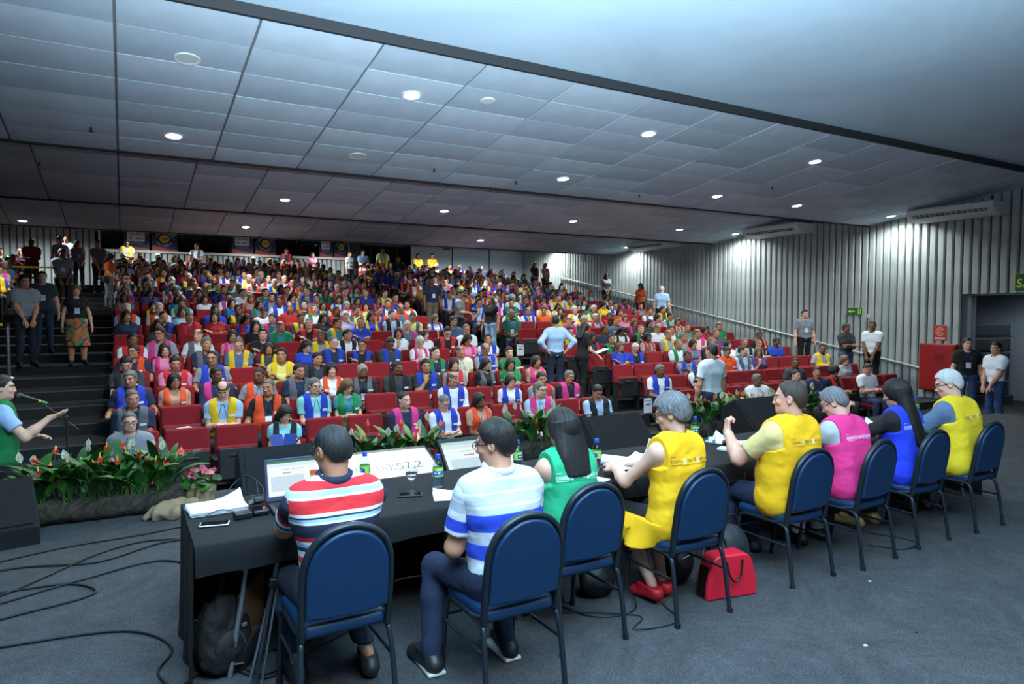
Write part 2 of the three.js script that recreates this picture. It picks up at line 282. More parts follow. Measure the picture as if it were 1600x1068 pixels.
const exitDraw = (flip) => (c, w, h) => {
  c.fillStyle = '#0c5c30'; c.fillRect(0, 0, w, h); c.fillStyle = '#b9d94a';
  c.fillRect(w * 0.18, h * 0.42, w * 0.34, h * 0.16); c.beginPath(); c.moveTo(w * 0.06, h * 0.5); c.lineTo(w * 0.24, h * 0.2); c.lineTo(w * 0.24, h * 0.8); c.fill();
  c.fillRect(w * 0.72, h * 0.14, w * 0.2, h * 0.74); c.fillStyle = '#0c5c30'; c.beginPath(); c.arc(w * 0.82, h * 0.28, h * 0.1, 0, 7); c.fill(); c.fillRect(w * 0.78, h * 0.4, w * 0.07, h * 0.4);
};
sign('exit_sign', 0.46, 0.2, exitDraw(), 'small green exit sign with arrow on the slatted wall', at(WALL_X - 0.08, 11.74, 1.88), -Math.PI / 2);
sign('exit_sign', 0.8, 0.42, (c, w, h) => { c.fillStyle = '#0b5a30'; c.fillRect(0, 0, w, h); c.strokeStyle = '#d7e06a'; c.lineWidth = 6; c.strokeRect(5, 5, w - 10, h - 10); c.fillStyle = '#d9e24f'; c.font = 'bold ' + h * 0.66 + 'px sans-serif'; c.textBaseline = 'middle'; c.fillText('SAÍDA', w * 0.05, h * 0.54, w * 0.9); }, 'large green SAÍDA sign above the passage at frame edge', at(WALL_X - 0.1, 7.45, 2.53), -Math.PI / 2, 512);
sign('fire_sign', 0.33, 0.37, (c, w, h) => { c.fillStyle = '#a8231f'; c.fillRect(0, 0, w, h); c.strokeStyle = '#d9b7a8'; c.lineWidth = 10; for (const r of [0.3, 0.19, 0.08]) { c.beginPath(); c.arc(w / 2, h * 0.42, w * r, 0.3, 6); c.stroke(); } c.fillStyle = '#e6cfc6'; c.fillRect(w * 0.12, h * 0.82, w * 0.76, h * 0.09); }, 'square red fire hose sign above the red cabinet', at(WALL_X - 0.08, 9.45, 1.35), -Math.PI / 2);
sign('exit_sign', 0.34, 0.2, (c, w, h) => { c.fillStyle = '#0d4a2c'; c.fillRect(0, 0, w, h); c.fillStyle = '#8fb04a'; c.font = 'bold ' + h * 0.5 + 'px sans-serif'; c.textBaseline = 'middle'; c.fillText('SAÍDA', w * 0.06, h * 0.55, w * 0.88); }, 'little dark green exit sign on the pale partition', at(13.45, BACK_D - 0.17, 4.86), 0);
sign('wall_sign', 0.3, 0.3, (c, w, h) => { c.fillStyle = '#59605f'; c.fillRect(0, 0, w, h); c.fillStyle = '#2c3332'; c.fillRect(w * 0.14, h * 0.2, w * 0.72, h * 0.3); c.fillRect(w * 0.3, h * 0.55, w * 0.25, h * 0.3); }, 'small grey sign high on the wall near the back', at(WALL_X - 0.08, 24.6, 4.2), -Math.PI / 2);
{
  const t = thing('hose_cabinet', 'flat red fire hose cabinet fixed to the slatted wall', 'cabinet', at(WALL_X - 0.17, 9.42, 0.5), -Math.PI / 2);
  mesh('body', rbox(0.86, 1.16, 0.18, 0.015), M('#8e1a1c', 0.45), t);
  mesh('door', rbox(0.8, 1.1, 0.02, 0.006, 0, 0, 0.1), M('#9c1d1f', 0.4), t);
  for (let i = 0; i < 5; i++) mesh('vent_slot', box(0.24, 0.012, 0.006, 0.05, 0.33 - i * 0.045, 0.112), M('#6f1315', 0.5), t);
  mesh('latch', rbox(0.05, 0.08, 0.02, 0.006, 0.33, -0.02, 0.115), M('#2a2a2c', 0.4, 0.5), t);
  const u = thing('wall_conduit', 'thin grey cord hanging on slats beside the exit sign', 'conduit', at(WALL_X - 0.09, 11.32, 1.15), -Math.PI / 2);
  mesh('cord', tube([[0, 0.6, 0], [0.02, 0.45, 0.01], [-0.02, 0.2, 0.01], [0, -0.35, 0]], 0.008, 20, 5), M('#8e7f7c', 0.7), u); mesh('socket', rbox(0.1, 0.1, 0.03, 0.008, 0, 0.6, 0), M('#b5b9b9', 0.5), u);
}
// ---- line-array speakers stacked in the passage -------------------------------------------------------------------------------
for (let i = 0; i < 5; i++) {
  const t = thing('line_array_speaker', ['lowest', 'second lowest', 'middle', 'second highest', 'topmost'][i] + ' dark flat speaker cabinet stacked in the side passage', 'speaker', at(WALL_X + 1.3, 9.15, FLOOR0 + 0.42 + i * 0.36), -0.6, 'stacked speaker cabinets');
  mesh('cabinet', rbox(1.05, 0.33, 0.6, 0.02), M('#232930', 0.55), t); mesh('grille', rbox(0.85, 0.26, 0.02, 0.005, 0, 0, 0.305), M('#39414a', 0.4, 0.4), t);
  for (const sx of [-1, 1]) { mesh('rigging_plate', rbox(0.05, 0.3, 0.12, 0.01, sx * 0.5, 0, 0.27), M('#9aa2aa', 0.35, 0.8), t); }
}
solo('flight_case', [rbox(1.15, 0.24, 0.7, 0.015, 0, 0.12, 0), box(1.17, 0.02, 0.72, 0, 0.2, 0)], M('#22272d', 0.6), 'low dark transport case under the stacked speakers', 'case', at(WALL_X + 1.3, 9.15, FLOOR0), -0.6);

// ---- posters in the booth windows ---------------------------------------------------------------------------------------------
const posterBase = (c, w, h) => {
  c.fillStyle = '#1d2c55'; c.fillRect(0, 0, w, h); c.fillStyle = '#c9b52c'; c.beginPath(); c.moveTo(w * 0.45, 0); c.bezierCurveTo(w * 0.75, h * 0.03, w * 0.7, h * 0.3, w, h * 0.3); c.lineTo(w, 0); c.fill();
  c.fillStyle = '#b03a34'; c.beginPath(); c.moveTo(0, h); c.lineTo(0, h * 0.78); c.bezierCurveTo(w * 0.4, h * 0.8, w * 0.5, h * 0.95, w, h * 0.93); c.lineTo(w, h); c.fill();
};
const posterA = canvasTex(256, 288, (c, w, h) => {
  posterBase(c, w, h); c.fillStyle = '#dfe9ee'; c.beginPath(); c.roundRect(w * 0.15, h * 0.22, w * 0.68, h * 0.42, 14); c.fill();
  c.font = 'bold ' + h * 0.15 + 'px sans-serif'; [...'PALMAS'].forEach((ch, i) => { c.fillStyle = ['#2f8f86', '#3a6fb0', '#2f8f86', '#d23c2f', '#5aa646', '#46a0a0'][i]; c.fillText(ch, w * (0.2 + i * 0.1), h * 0.39); });
  [...'30 ANOS'].forEach((ch, i) => { c.fillStyle = ['#d2342c', '#d2342c', '#000', '#234a9a', '#c23a7a', '#4aa23e', '#d9a52a'][i]; c.fillText(ch, w * (0.2 + i * 0.088), h * 0.56); });
  c.fillStyle = '#9fb0cc'; c.fillRect(w * 0.2, h * 0.7, w * 0.56, h * 0.025);
});
const posterB = canvasTex(256, 288, (c, w, h) => {
  posterBase(c, w, h); c.translate(w / 2, h * 0.48); c.fillStyle = '#0f1830'; c.beginPath(); c.arc(0, 0, w * 0.25, 0, 7); c.fill();
  c.fillStyle = '#d6b431'; c.beginPath(); c.arc(0, 0, w * 0.2, 0, 7); c.fill(); c.fillStyle = '#1d2c55'; c.font = 'bold ' + h * 0.14 + 'px sans-serif'; c.textAlign = 'center'; c.textBaseline = 'middle'; c.fillText('360', 0, 2);
  c.fillStyle = '#e7ebf2'; c.font = 'bold ' + h * 0.088 + 'px sans-serif';
  const arc = (s, r, mid, flip) => [...s].forEach((ch, i) => { const a = mid + (flip ? -1 : 1) * (i - (s.length - 1) / 2) * 0.27; c.save(); c.rotate(a); c.translate(0, flip ? r : -r); c.fillText(ch, 0, 0); c.restore(); });
  arc('RESULTADOS', w * 0.34, 0, false); arc('SOLUÇÕES', w * 0.34, 0, true);
});
[[0, 1, 'A'], [1, 2, 'B'], [4, 5, 'A'], [5, 6, 'B'], [8, 8.8, 'A'], [9, 9.9, 'B']].forEach(([a, b, kind], i) => {
  const k = Math.floor(a), x0 = paneX[k + 1] ?? 8, x1 = paneX[k + 2] ?? 8.8, t = thing('poster', ['leftmost', 'second', 'third', 'fourth', 'fifth', 'rightmost'][i] + (kind === 'A' ? ' booth window poster with white plaque on navy' : ' booth window poster with round yellow emblem on navy'), 'poster', at((x0 + x1) / 2, BACK_D - 0.02, SILL + 0.53));
  const w = x1 - x0 - 0.09;
  mesh('board', box(w, 0.9, 0.012), M('#d8d8d8', 0.7), t); mesh('print', mv(new THREE.PlaneGeometry(w - 0.004, 0.89), 0, 0, 0.0075), M('#ffffff', 0.55, 0, { map: kind === 'A' ? posterA : posterB }), t);
});
// ---- figures: distance fields meshed with surface nets ------------------------------------------------------------------------
function fieldOf(prims, k) { // prims: [A, ra, B, rb]; joined with a smooth minimum
  const n = prims.length, f = new Float64Array(n * 9);
  prims.forEach(([a, ra, b, rb], i) => { const dx = b.x - a.x, dy = b.y - a.y, dz = b.z - a.z; f.set([a.x, a.y, a.z, dx, dy, dz, 1 / Math.max(1e-9, dx * dx + dy * dy + dz * dz), ra, rb - ra], i * 9); });
  return (x, y, z) => {
    let d = 1e9;
    for (let i = 0, o = 0; i < n; i++, o += 9) {
      const px = x - f[o], py = y - f[o + 1], pz = z - f[o + 2];
      let t = (px * f[o + 3] + py * f[o + 4] + pz * f[o + 5]) * f[o + 6]; t = t < 0 ? 0 : t > 1 ? 1 : t;
      const qx = px - t * f[o + 3], qy = py - t * f[o + 4], qz = pz - t * f[o + 5], e = Math.sqrt(qx * qx + qy * qy + qz * qz) - f[o + 7] - t * f[o + 8];
      const h = k - Math.abs(d - e); d = h > 0 ? Math.min(d, e) - h * h / (4 * k) : Math.min(d, e);
    }
    return d;
  };
}
const smin = (a, b, k) => { const h = k - Math.abs(a - b); return h > 0 ? Math.min(a, b) - h * h / (4 * k) : Math.min(a, b); };
const ell = (x, y, z, cx, cy, cz, rx, ry, rz) => { const a = (x - cx) / rx, b = (y - cy) / ry, c = (z - cz) / rz, k0 = Math.sqrt(a * a + b * b + c * c), a1 = a / rx, b1 = b / ry, c1 = c / rz; return k0 < 1e-6 ? -Math.min(rx, ry, rz) : k0 * (k0 - 1) / Math.sqrt(a1 * a1 + b1 * b1 + c1 * c1); };
function net(f, lo, hi, c, color) {
  const nx = Math.ceil((hi[0] - lo[0]) / c) + 1, ny = Math.ceil((hi[1] - lo[1]) / c) + 1, nzz = Math.ceil((hi[2] - lo[2]) / c) + 1, v = new Float32Array(nx * ny * nzz), B = 5, rad = (B * c * 0.87 + c) * 1.5;
  const id = (i, j, k) => (k * ny + j) * nx + i;
  for (let bk = 0; bk < nzz; bk += B) for (let bj = 0; bj < ny; bj += B) for (let bi = 0; bi < nx; bi += B) {
    const d = f(lo[0] + (bi + B / 2) * c, lo[1] + (bj + B / 2) * c, lo[2] + (bk + B / 2) * c), far = Math.abs(d) > rad;
    for (let k = bk; k < Math.min(bk + B, nzz); k++) for (let j = bj; j < Math.min(bj + B, ny); j++) for (let i = bi; i < Math.min(bi + B, nx); i++) v[id(i, j, k)] = far ? d : f(lo[0] + i * c, lo[1] + j * c, lo[2] + k * c);
  }
  const vert = new Int32Array(v.length).fill(-1), pos = [], idx = [], e = c * 0.4;
  for (let k = 0; k < nzz - 1; k++) for (let j = 0; j < ny - 1; j++) for (let i = 0; i < nx - 1; i++) {
    let m = 0, sx = 0, sy = 0, sz = 0, n = 0;
    for (let q = 0; q < 8; q++) if (v[id(i + (q & 1), j + (q >> 1 & 1), k + (q >> 2))] < 0) m |= 1 << q;
    if (m === 0 || m === 255) continue;
    for (let q = 0; q < 8; q++) for (let ax = 0; ax < 3; ax++) {
      if (q >> ax & 1) continue; const w = q | 1 << ax; if ((m >> q & 1) === (m >> w & 1)) continue;
      const a = v[id(i + (q & 1), j + (q >> 1 & 1), k + (q >> 2))], b = v[id(i + (w & 1), j + (w >> 1 & 1), k + (w >> 2))], t = a / (a - b);
      sx += (q & 1) + (ax === 0 ? t : 0); sy += (q >> 1 & 1) + (ax === 1 ? t : 0); sz += (q >> 2) + (ax === 2 ? t : 0); n++;
    }
    vert[id(i, j, k)] = pos.length / 3; pos.push(lo[0] + (i + sx / n) * c, lo[1] + (j + sy / n) * c, lo[2] + (k + sz / n) * c);
  }
  const quad = (a, b, cc, d, flip) => { if (a < 0 || b < 0 || cc < 0 || d < 0) return; flip ? idx.push(a, cc, b, a, d, cc) : idx.push(a, b, cc, a, cc, d); };
  for (let k = 1; k < nzz - 1; k++) for (let j = 1; j < ny - 1; j++) for (let i = 1; i < nx - 1; i++) {
    const s = v[id(i, j, k)] < 0;
    if (s !== v[id(i + 1, j, k)] < 0) quad(vert[id(i, j - 1, k - 1)], vert[id(i, j, k - 1)], vert[id(i, j, k)], vert[id(i, j - 1, k)], !s);
    if (s !== v[id(i, j + 1, k)] < 0) quad(vert[id(i - 1, j, k - 1)], vert[id(i - 1, j, k)], vert[id(i, j, k)], vert[id(i, j, k - 1)], !s);
    if (s !== v[id(i, j, k + 1)] < 0) quad(vert[id(i - 1, j - 1, k)], vert[id(i, j - 1, k)], vert[id(i, j, k)], vert[id(i - 1, j, k)], !s);
  }
  const nn = pos.length / 3, nor = new Float32Array(nn * 3), uv = new Float32Array(nn * 2), col = color ? new Float32Array(nn * 3) : null;
  for (let i = 0; i < nn; i++) {
    const x = pos[i * 3], y = pos[i * 3 + 1], z = pos[i * 3 + 2];
    let gx = f(x + e, y, z) - f(x - e, y, z), gy = f(x, y + e, z) - f(x, y - e, z), gz = f(x, y, z + e) - f(x, y, z - e); const l = Math.hypot(gx, gy, gz) || 1;
    nor[i * 3] = gx / l; nor[i * 3 + 1] = gy / l; nor[i * 3 + 2] = gz / l; uv[i * 2] = x + z * 0.7; uv[i * 2 + 1] = y;
    if (color) { const cc = color(x, y, z); col[i * 3] = cc[0]; col[i * 3 + 1] = cc[1]; col[i * 3 + 2] = cc[2]; }
  }
  const g = new THREE.BufferGeometry();
  g.setAttribute('position', new THREE.BufferAttribute(new Float32Array(pos), 3)); g.setAttribute('normal', new THREE.BufferAttribute(nor, 3)); g.setAttribute('uv', new THREE.BufferAttribute(uv, 2));
  if (col) g.setAttribute('color', new THREE.BufferAttribute(col, 3));
  g.setIndex(new THREE.BufferAttribute(new Uint32Array(idx), 1)); return g;
}
const boundsOf = (prims, m) => { const lo = [1e9, 1e9, 1e9], hi = [-1e9, -1e9, -1e9]; for (const [a, ra, b, rb] of prims) for (const [p, r] of [[a, ra], [b, rb]]) ['x', 'y', 'z'].forEach((k, i) => { lo[i] = Math.min(lo[i], p[k] - r - m); hi[i] = Math.max(hi[i], p[k] + r + m); }); return [lo, hi]; };

// head in its own axes: centre of the head at 0, face towards +z, about 23 cm tall
const headField = (F) => (x, y, z) => {
  const ax = Math.abs(x), jw = F ? 0.9 : 1;
  let d = ell(x, y, z, 0, 0.03, -0.014, 0.076, 0.086, 0.095);
  d = smin(d, ell(x, y, z, 0, -0.03, 0.024, 0.061 * jw, 0.08, 0.066), 0.03);
  d = smin(d, ell(x, y, z, 0, -0.085, 0.05, 0.034 * jw, 0.03, 0.036), 0.03);
  d = smin(d, ell(ax, y, z, 0.046 * jw, -0.062, 0.005, 0.018, 0.035, 0.035), 0.03);
  d = smin(d, ell(ax, y, z, 0.03, 0.026, 0.078, 0.026, 0.009, 0.014), 0.014);
  d = Math.max(d, -ell(ax, y, z, 0.031, 0.006, 0.1, 0.02, 0.012, 0.018) * 0.9);
  d = smin(d, ell(ax, y, z, 0.031, 0.006, 0.072, 0.0145, 0.0125, 0.0135), 0.004);
  d = smin(d, ell(ax, y, z, 0.044, -0.022, 0.062, 0.016, 0.014, 0.016), 0.02);
  d = smin(d, Math.min(ell(x, y, z, 0, -0.012, 0.088, 0.0095, 0.026, 0.014), ell(x, y, z, 0, -0.031, 0.098, 0.0135, 0.0105, 0.0135)), 0.012);
  d = smin(d, ell(ax, y, z, 0.011, -0.034, 0.091, 0.009, 0.008, 0.009), 0.006);
  d = smin(d, ell(x, y, z, 0, -0.058, 0.083, 0.023, 0.0055, 0.009), 0.007); d = smin(d, ell(x, y, z, 0, -0.067, 0.082, 0.02, 0.006, 0.009), 0.006);
  const er = Math.max(ell(ax, y, z, 0.079, 0.0, -0.01, 0.011, 0.033, 0.021), -ell(ax, y, z, 0.092, 0.002, -0.006, 0.009, 0.02, 0.011));
  return smin(d, er, 0.008);
};
const headColor = (x, y, z) => {
  const ax = Math.abs(x);
  if (z > 0.06 && y > -0.006 && y < 0.018) { const ex = (ax - 0.031) / 0.0135, ey = (y - 0.006) / 0.0085, r = ex * ex + ey * ey; if (r < 0.22) return [0.06, 0.045, 0.04]; if (r < 1) return [1.25, 1.3, 1.35]; if (r < 1.5 && y > 0.006) return [0.3, 0.22, 0.2]; }
  if (z > 0.05 && y > 0.021 && y < 0.034 && ax > 0.012 && ax < 0.055) return [0.22, 0.18, 0.16];
  if (z > 0.072 && y < -0.051 && y > -0.075 && ax < 0.024) return Math.abs(y + 0.062) < 0.0022 ? [0.35, 0.15, 0.15] : [0.95, 0.62, 0.6];
  if (z > 0.04 && y < -0.01 && y > -0.05 && ax > 0.02) return [1.06, 0.95, 0.94];
  return [1, 1, 1];
};
const hairTop = (z) => z > 0.06 ? 0.074 : z > 0.02 ? 0.016 + (z - 0.02) * 1.45 : z > -0.03 ? 0.012 : z > -0.07 ? -0.055 - (z + 0.07) * -1.6 : -0.062;
function hairField(kind, amp = 0.0008) {
  const scalp = (x, y, z, t) => smin(ell(x, y, z, 0, 0.03, -0.014, 0.076 + t, 0.086 + t, 0.095 + t), ell(x, y, z, 0, -0.02, -0.03, 0.06 + t, 0.06, 0.068 + t), 0.05);
  const strands = (x, y, z) => amp * nz(x * 95, y * 45, z * 95) + amp * 0.8 * nz(x * 230, y * 70, z * 230);
  if (kind === 'bald') return (x, y, z) => Math.max(scalp(x, y, z, 0.006) + strands(x, y, z), (hairTop(Math.min(z, 0.03)) + 0.002 - y) * 0.8, ell(x, y, z, 0, 0.13, 0.03, 0.066, 0.075, 0.125) * -1);
  if (kind === 'short') return (x, y, z) => Math.max(scalp(x, y, z, 0.011 + Math.max(0, y - 0.03) * 0.07) + strands(x, y, z), (hairTop(z) + 0.004 * nz(x * 60, 3, z * 60) - y) * 0.7);
  if (kind === 'layered') return (x, y, z) => Math.max(scalp(x, y, z, 0.02 + Math.max(0, y - 0.02) * 0.08) + strands(x, y, z) * 1.8 + 0.004 * nz(x * 28, y * 22, z * 28), (hairTop(z) - 0.006 + 0.01 * nz(x * 50, 3, z * 50) - y) * 0.7);
  if (kind === 'crop') return (x, y, z) => Math.max(scalp(x, y, z, 0.006 + Math.max(0, y - 0.05) * 0.05) + strands(x, y, z) * 0.7, (hairTop(z) + 0.006 + 0.004 * nz(x * 60, 3, z * 60) - y) * 0.7);
  if (kind === 'bob') return (x, y, z) => { const ax = Math.abs(x); let d = smin(scalp(x, y, z, 0.02), ell(x, y, z, 0, -0.035, -0.045, 0.088, 0.07, 0.08), 0.03) + strands(x, y, z) * 1.4; return Math.max(d, -ell(x, y, z, 0, -0.05, 0.105, 0.072, 0.105, 0.085), (-0.095 - y) * 0.8); };
  if (kind === 'scarf') return (x, y, z) => Math.max(scalp(x, y, z, 0.016), -ell(x, y, z, 0, -0.04, 0.11, 0.068, 0.1, 0.09));
  const len = kind === 'verylong' ? 0.46 : kind === 'long' ? 0.3 : 0.22;
  return (x, y, z) => {
    const ax = Math.abs(x), t = Math.max(0, Math.min(1, (0.02 - y) / len));
    const w = 0.086 + 0.035 * Math.min(1, t * 1.6) - 0.025 * t * t, dz = 0.064 - 0.022 * t, back = ell(x, 0, z, 0, 0, -0.045 - 0.05 * t, w, 1, dz);
    let d = Math.min(scalp(x, y, z, 0.018), Math.max(back, y - 0.03, -len - y + 0.02 + 0.02 * nz(x * 60, 0, z * 40)));
    d = smin(d, Math.max(back, y - 0.03, -len - y + 0.02), 0.03) + strands(x, y * 0.35, z) * 1.6;
    return Math.max(d, -ell(x, y, z, 0, -0.06, 0.11, 0.068, 0.118, 0.1));
  };
}
const HAIR_BOX = { bald: [-0.1, -0.09, -0.13, 0.1, 0.15, 0.1], short: [-0.11, -0.1, -0.15, 0.11, 0.16, 0.12], crop: [-0.11, -0.1, -0.15, 0.11, 0.16, 0.12], layered: [-0.12, -0.11, -0.16, 0.12, 0.17, 0.13], bob: [-0.13, -0.13, -0.16, 0.13, 0.16, 0.12], scarf: [-0.12, -0.13, -0.15, 0.12, 0.16, 0.12], mid: [-0.15, -0.26, -0.16, 0.15, 0.16, 0.12], long: [-0.15, -0.34, -0.16, 0.15, 0.16, 0.12], verylong: [-0.15, -0.5, -0.16, 0.15, 0.16, 0.12] };
const hairCache = {};
const strandTex = (k) => { const cols = []; for (let i = 0; i < 512; i++) cols.push(rnd()); return dataTex(512, (x, y) => { const v = cols[(x + Math.round(6 * nz(x * 0.02, y * 0.012, 1))) & 511] * 0.6 + 0.4 * cols[(x >> 1) & 511] , w = nz(x * 0.05, y * 0.01, 4); return 255 * (1 - k * 0.5 + k * (v - 0.5) + k * 0.35 * w); }); };
const STRANDS = [strandTex(0.35), strandTex(0.75)];
function hairGeo(kind, cell) { // uv runs round the crown and down, so that strands fall from it
  const key = kind + cell; if (hairCache[key]) return hairCache[key];
  const b = HAIR_BOX[kind], g = net(hairField(kind), b.slice(0, 3), b.slice(3), cell), p = g.attributes.position, uv = g.attributes.uv;
  for (let i = 0; i < p.count; i++) uv.setXY(i, (Math.atan2(p.getX(i), -p.getZ(i) - 0.03) / Math.PI) * 1.5, p.getY(i) * 2.2);
  return (hairCache[key] = g);
}
const glassesGeo = () => { const l = [], t = (x) => mv(rot(new THREE.TorusGeometry(0.021, 0.0022, 6, 18), 0, 0, 0).scale(1.15, 0.8, 1), x, 0.004, 0.101); l.push(t(-0.031), t(0.031), bar([-0.008, 0.008, 0.101], [0.008, 0.008, 0.101], 0.002, 6)); for (const s of [-1, 1]) l.push(bar([s * 0.055, 0.008, 0.1], [s * 0.084, 0.01, -0.005], 0.0025, 6)); return join(l); };
const GLASSES = glassesGeo();

function ik(S, T, l1, l2, pole) {
  const d = T.clone().sub(S), len = Math.min(d.length(), l1 + l2 - 0.004); d.normalize();
  const a = (l1 * l1 - l2 * l2 + len * len) / (2 * len), h = Math.sqrt(Math.max(0, l1 * l1 - a * a)), p = pole.clone().addScaledVector(d, -pole.dot(d)).normalize();
  return [S.clone().addScaledVector(d, a).addScaledVector(p, h), S.clone().addScaledVector(d, len)];
}
function handPrims(W, dir, normal, side, curl, spread = 0.0) { // side +1: thumb towards +x of the hand's axes
  const Y = dir.clone().normalize(), Z = normal.clone().addScaledVector(Y, -normal.dot(Y)).normalize(), X = new THREE.Vector3().crossVectors(Y, Z), P = (x, y, z) => W.clone().addScaledVector(X, x * side).addScaledVector(Y, y).addScaledVector(Z, z), out = [];
  const kn = [[0.031, 0.088, 0.074], [0.0105, 0.094, 0.083], [-0.0105, 0.09, 0.077], [-0.031, 0.08, 0.06]];
  out.push([P(0, 0, 0), 0.024, P(0, 0.04, 0), 0.026]);
  kn.forEach(([x, y, len], i) => {
    const k = P(x, y, 0); out.push([P(x * 0.55, 0.02, 0), 0.015, k, 0.0115]);
    let a = curl * 0.7, p = [x, y, 0]; const seg = [len * 0.45, len * 0.3, len * 0.25], rr0 = [0.0098, 0.0088, 0.0082, 0.0072];
    seg.forEach((s, j) => { const q = [p[0] + x * spread * s * 8, p[1] + s * Math.cos(a), p[2] + s * Math.sin(a)]; out.push([P(...p), rr0[j], P(...q), rr0[j + 1]]); p = q; a += curl * 0.75; });
  });
  out.push([P(0.02, 0.018, 0.006), 0.015, P(0.044, 0.052, 0.016), 0.0125], [P(0.044, 0.052, 0.016), 0.0115, P(0.046, 0.082, 0.026 + 0.012 * curl), 0.0095], [P(0.046, 0.082, 0.026 + 0.012 * curl), 0.0095, P(0.038, 0.106, 0.03 + 0.02 * curl), 0.008]);
  return out;
}

// One figure. Own axes: feet on y = 0, facing +z. o.c = [cell of torso, head, forearms, clothes]
function figure(o) {
  const F = o.sex === 'f', s = o.s ?? 1, fat = o.fat ?? 0, seat = o.seat, [cT, cH, cA, cC] = o.c, up = (a, b = 0) => V(Math.sin(b), Math.cos(a) * Math.cos(b), Math.sin(a)), l1 = o.lean ?? 0, l2 = o.lean2 ?? l1, l3 = o.neck ?? l2, sl = o.side ?? 0, tw = o.twist ?? 0;
  const P0 = seat ? V(0, (o.seatY ?? 0.46) + 0.1, o.pz ?? 0) : V(0, 0.95 * s, 0), X = V(Math.cos(tw), 0, -Math.sin(tw));
  const waist = P0.clone().addScaledVector(up(l1, sl), 0.17 * s), chest = waist.clone().addScaledVector(up(l2, sl), 0.16 * s), sh = chest.clone().addScaledVector(up(l2, sl), 0.125 * s), nb = sh.clone().addScaledVector(up(l2, sl), 0.055 * s), hd = nb.clone().addScaledVector(up(l3, sl * 0.5), 0.155 * s).add(V(0, 0, 0.015));
  const off = (p, x, y = 0, z = 0) => p.clone().addScaledVector(X, x).add(V(0, y, z));
  const sw = (F ? 0.162 : 0.19) * s, [hy, hp, hr] = o.head ?? [0, 0, 0];
  const HM = new THREE.Matrix4().makeRotationFromEuler(new THREE.Euler(hp, hy, hr ?? 0, 'YXZ')).scale(V(s, s, s)).setPosition(hd), hpt = (x, y, z) => V(x, y, z).applyMatrix4(HM);
  const g = (k) => k * s * (1 + fat);
  const torso = [
    [off(P0, -(F ? 0.085 : 0.074) * s), g(F ? 0.11 : 0.106), off(P0, (F ? 0.085 : 0.074) * s), g(F ? 0.11 : 0.106)],
    [off(waist, -(F ? 0.05 : 0.07) * s, 0, 0.012), g(F ? 0.086 : 0.098), off(waist, (F ? 0.05 : 0.07) * s, 0, 0.012), g(F ? 0.086 : 0.098)],
    [off(chest, -(F ? 0.07 : 0.092) * s), g(F ? 0.094 : 0.106), off(chest, (F ? 0.07 : 0.092) * s), g(F ? 0.094 : 0.106)],
    [off(sh, -sw * 0.74, -0.02), (F ? 0.062 : 0.072) * s, off(sh, sw * 0.74, -0.02), (F ? 0.062 : 0.072) * s],
    [off(nb, -0.03, -0.005), 0.05 * s, off(sh, -sw * 0.85, -0.005), 0.052 * s], [off(nb, 0.03, -0.005), 0.05 * s, off(sh, sw * 0.85, -0.005), 0.052 * s]];
  if (F) torso.push([off(chest, -0.07 * s, 0.01, 0.075), 0.055 * s, off(chest, 0.07 * s, 0.01, 0.075), 0.055 * s]);
  if (fat > 0.05) torso.push([off(waist, -0.05, 0.0, 0.06 + fat * 0.2), 0.1, off(waist, 0.05, -0.02, 0.06 + fat * 0.2), 0.1]);
  const neck = [nb.clone().add(V(0, -0.04, -0.012)), 0.058 * s * (F ? 0.86 : 1), hpt(0, -0.05, -0.022), 0.056 * s * (F ? 0.84 : 1)];
  const ar = (F ? 0.85 : 1) * s * (1 + fat * 0.5), arms = {}, upper = [], fore = [], hands = {};
  for (const [side, k] of [['r', -1], ['l', 1]]) { // the figure's right hand is at -x when it faces +z
    const S = off(sh, k * sw, -0.025), A = o[side], T = V(...A.w), [E, Wr] = ik(S, T, 0.285 * s, 0.255 * s, V(...(A.pole ?? [k * 0.4, -1, -0.4])));
    arms[side] = { S, E, W: Wr }; upper.push([S, 0.055 * ar, E, 0.042 * ar]);
    const fd = Wr.clone().sub(E).normalize(), dir = A.dir ? V(...A.dir) : fd, nor = A.nor ? V(...A.nor) : V(-k * 0.2, -1, 0.1);
    fore.push([[E.clone().addScaledVector(S.clone().sub(E).normalize(), 0.11), 0.046 * ar, E, 0.042 * ar], [E, 0.043 * ar, E.clone().lerp(Wr, 0.35), 0.044 * ar], [E.clone().lerp(Wr, 0.35), 0.044 * ar, Wr, 0.027 * ar]]);
    hands[side] = handPrims(Wr, dir, nor, k, A.curl ?? 0.45, A.spread ?? 0);
  }
  const lg = (F ? 1.0 : 1.0) * s * (1 + fat * 0.5), thighs = [], shanks = [], feet = [];
  for (const k of [-1, 1]) {
    const side = k < 0 ? 'r' : 'l', H = off(P0, k * 0.09 * s, -0.02), K = o['k' + side] ? V(...o['k' + side]) : seat ? V(k * 0.12, P0.y - 0.02, P0.z + 0.43 * s) : V(k * 0.1, 0.5 * s, 0.02), A = o['a' + side] ? V(...o['a' + side]) : seat ? V(k * 0.12, 0.09, P0.z + 0.4 * s) : V(k * 0.11, 0.09, -0.02), toe = o['t' + side] ? V(...o['t' + side]) : A.clone().add(V(k * 0.03, -0.055, 0.17));
    thighs.push([H, 0.092 * lg, K, 0.052 * lg]); shanks.push([K, 0.049 * lg, K.clone().lerp(A, 0.35).add(V(0, 0, -0.012)), 0.051 * lg], [K.clone().lerp(A, 0.35).add(V(0, 0, -0.012)), 0.051 * lg, A, 0.034 * lg]);
    const heel = A.clone().add(V(0, -0.05, -0.045)); feet.push([[heel, 0.036, toe, 0.03], [A, 0.038, heel, 0.036], [A, 0.037, A.clone().lerp(toe, 0.5).add(V(0, 0.02, 0)), 0.035]]);
  }
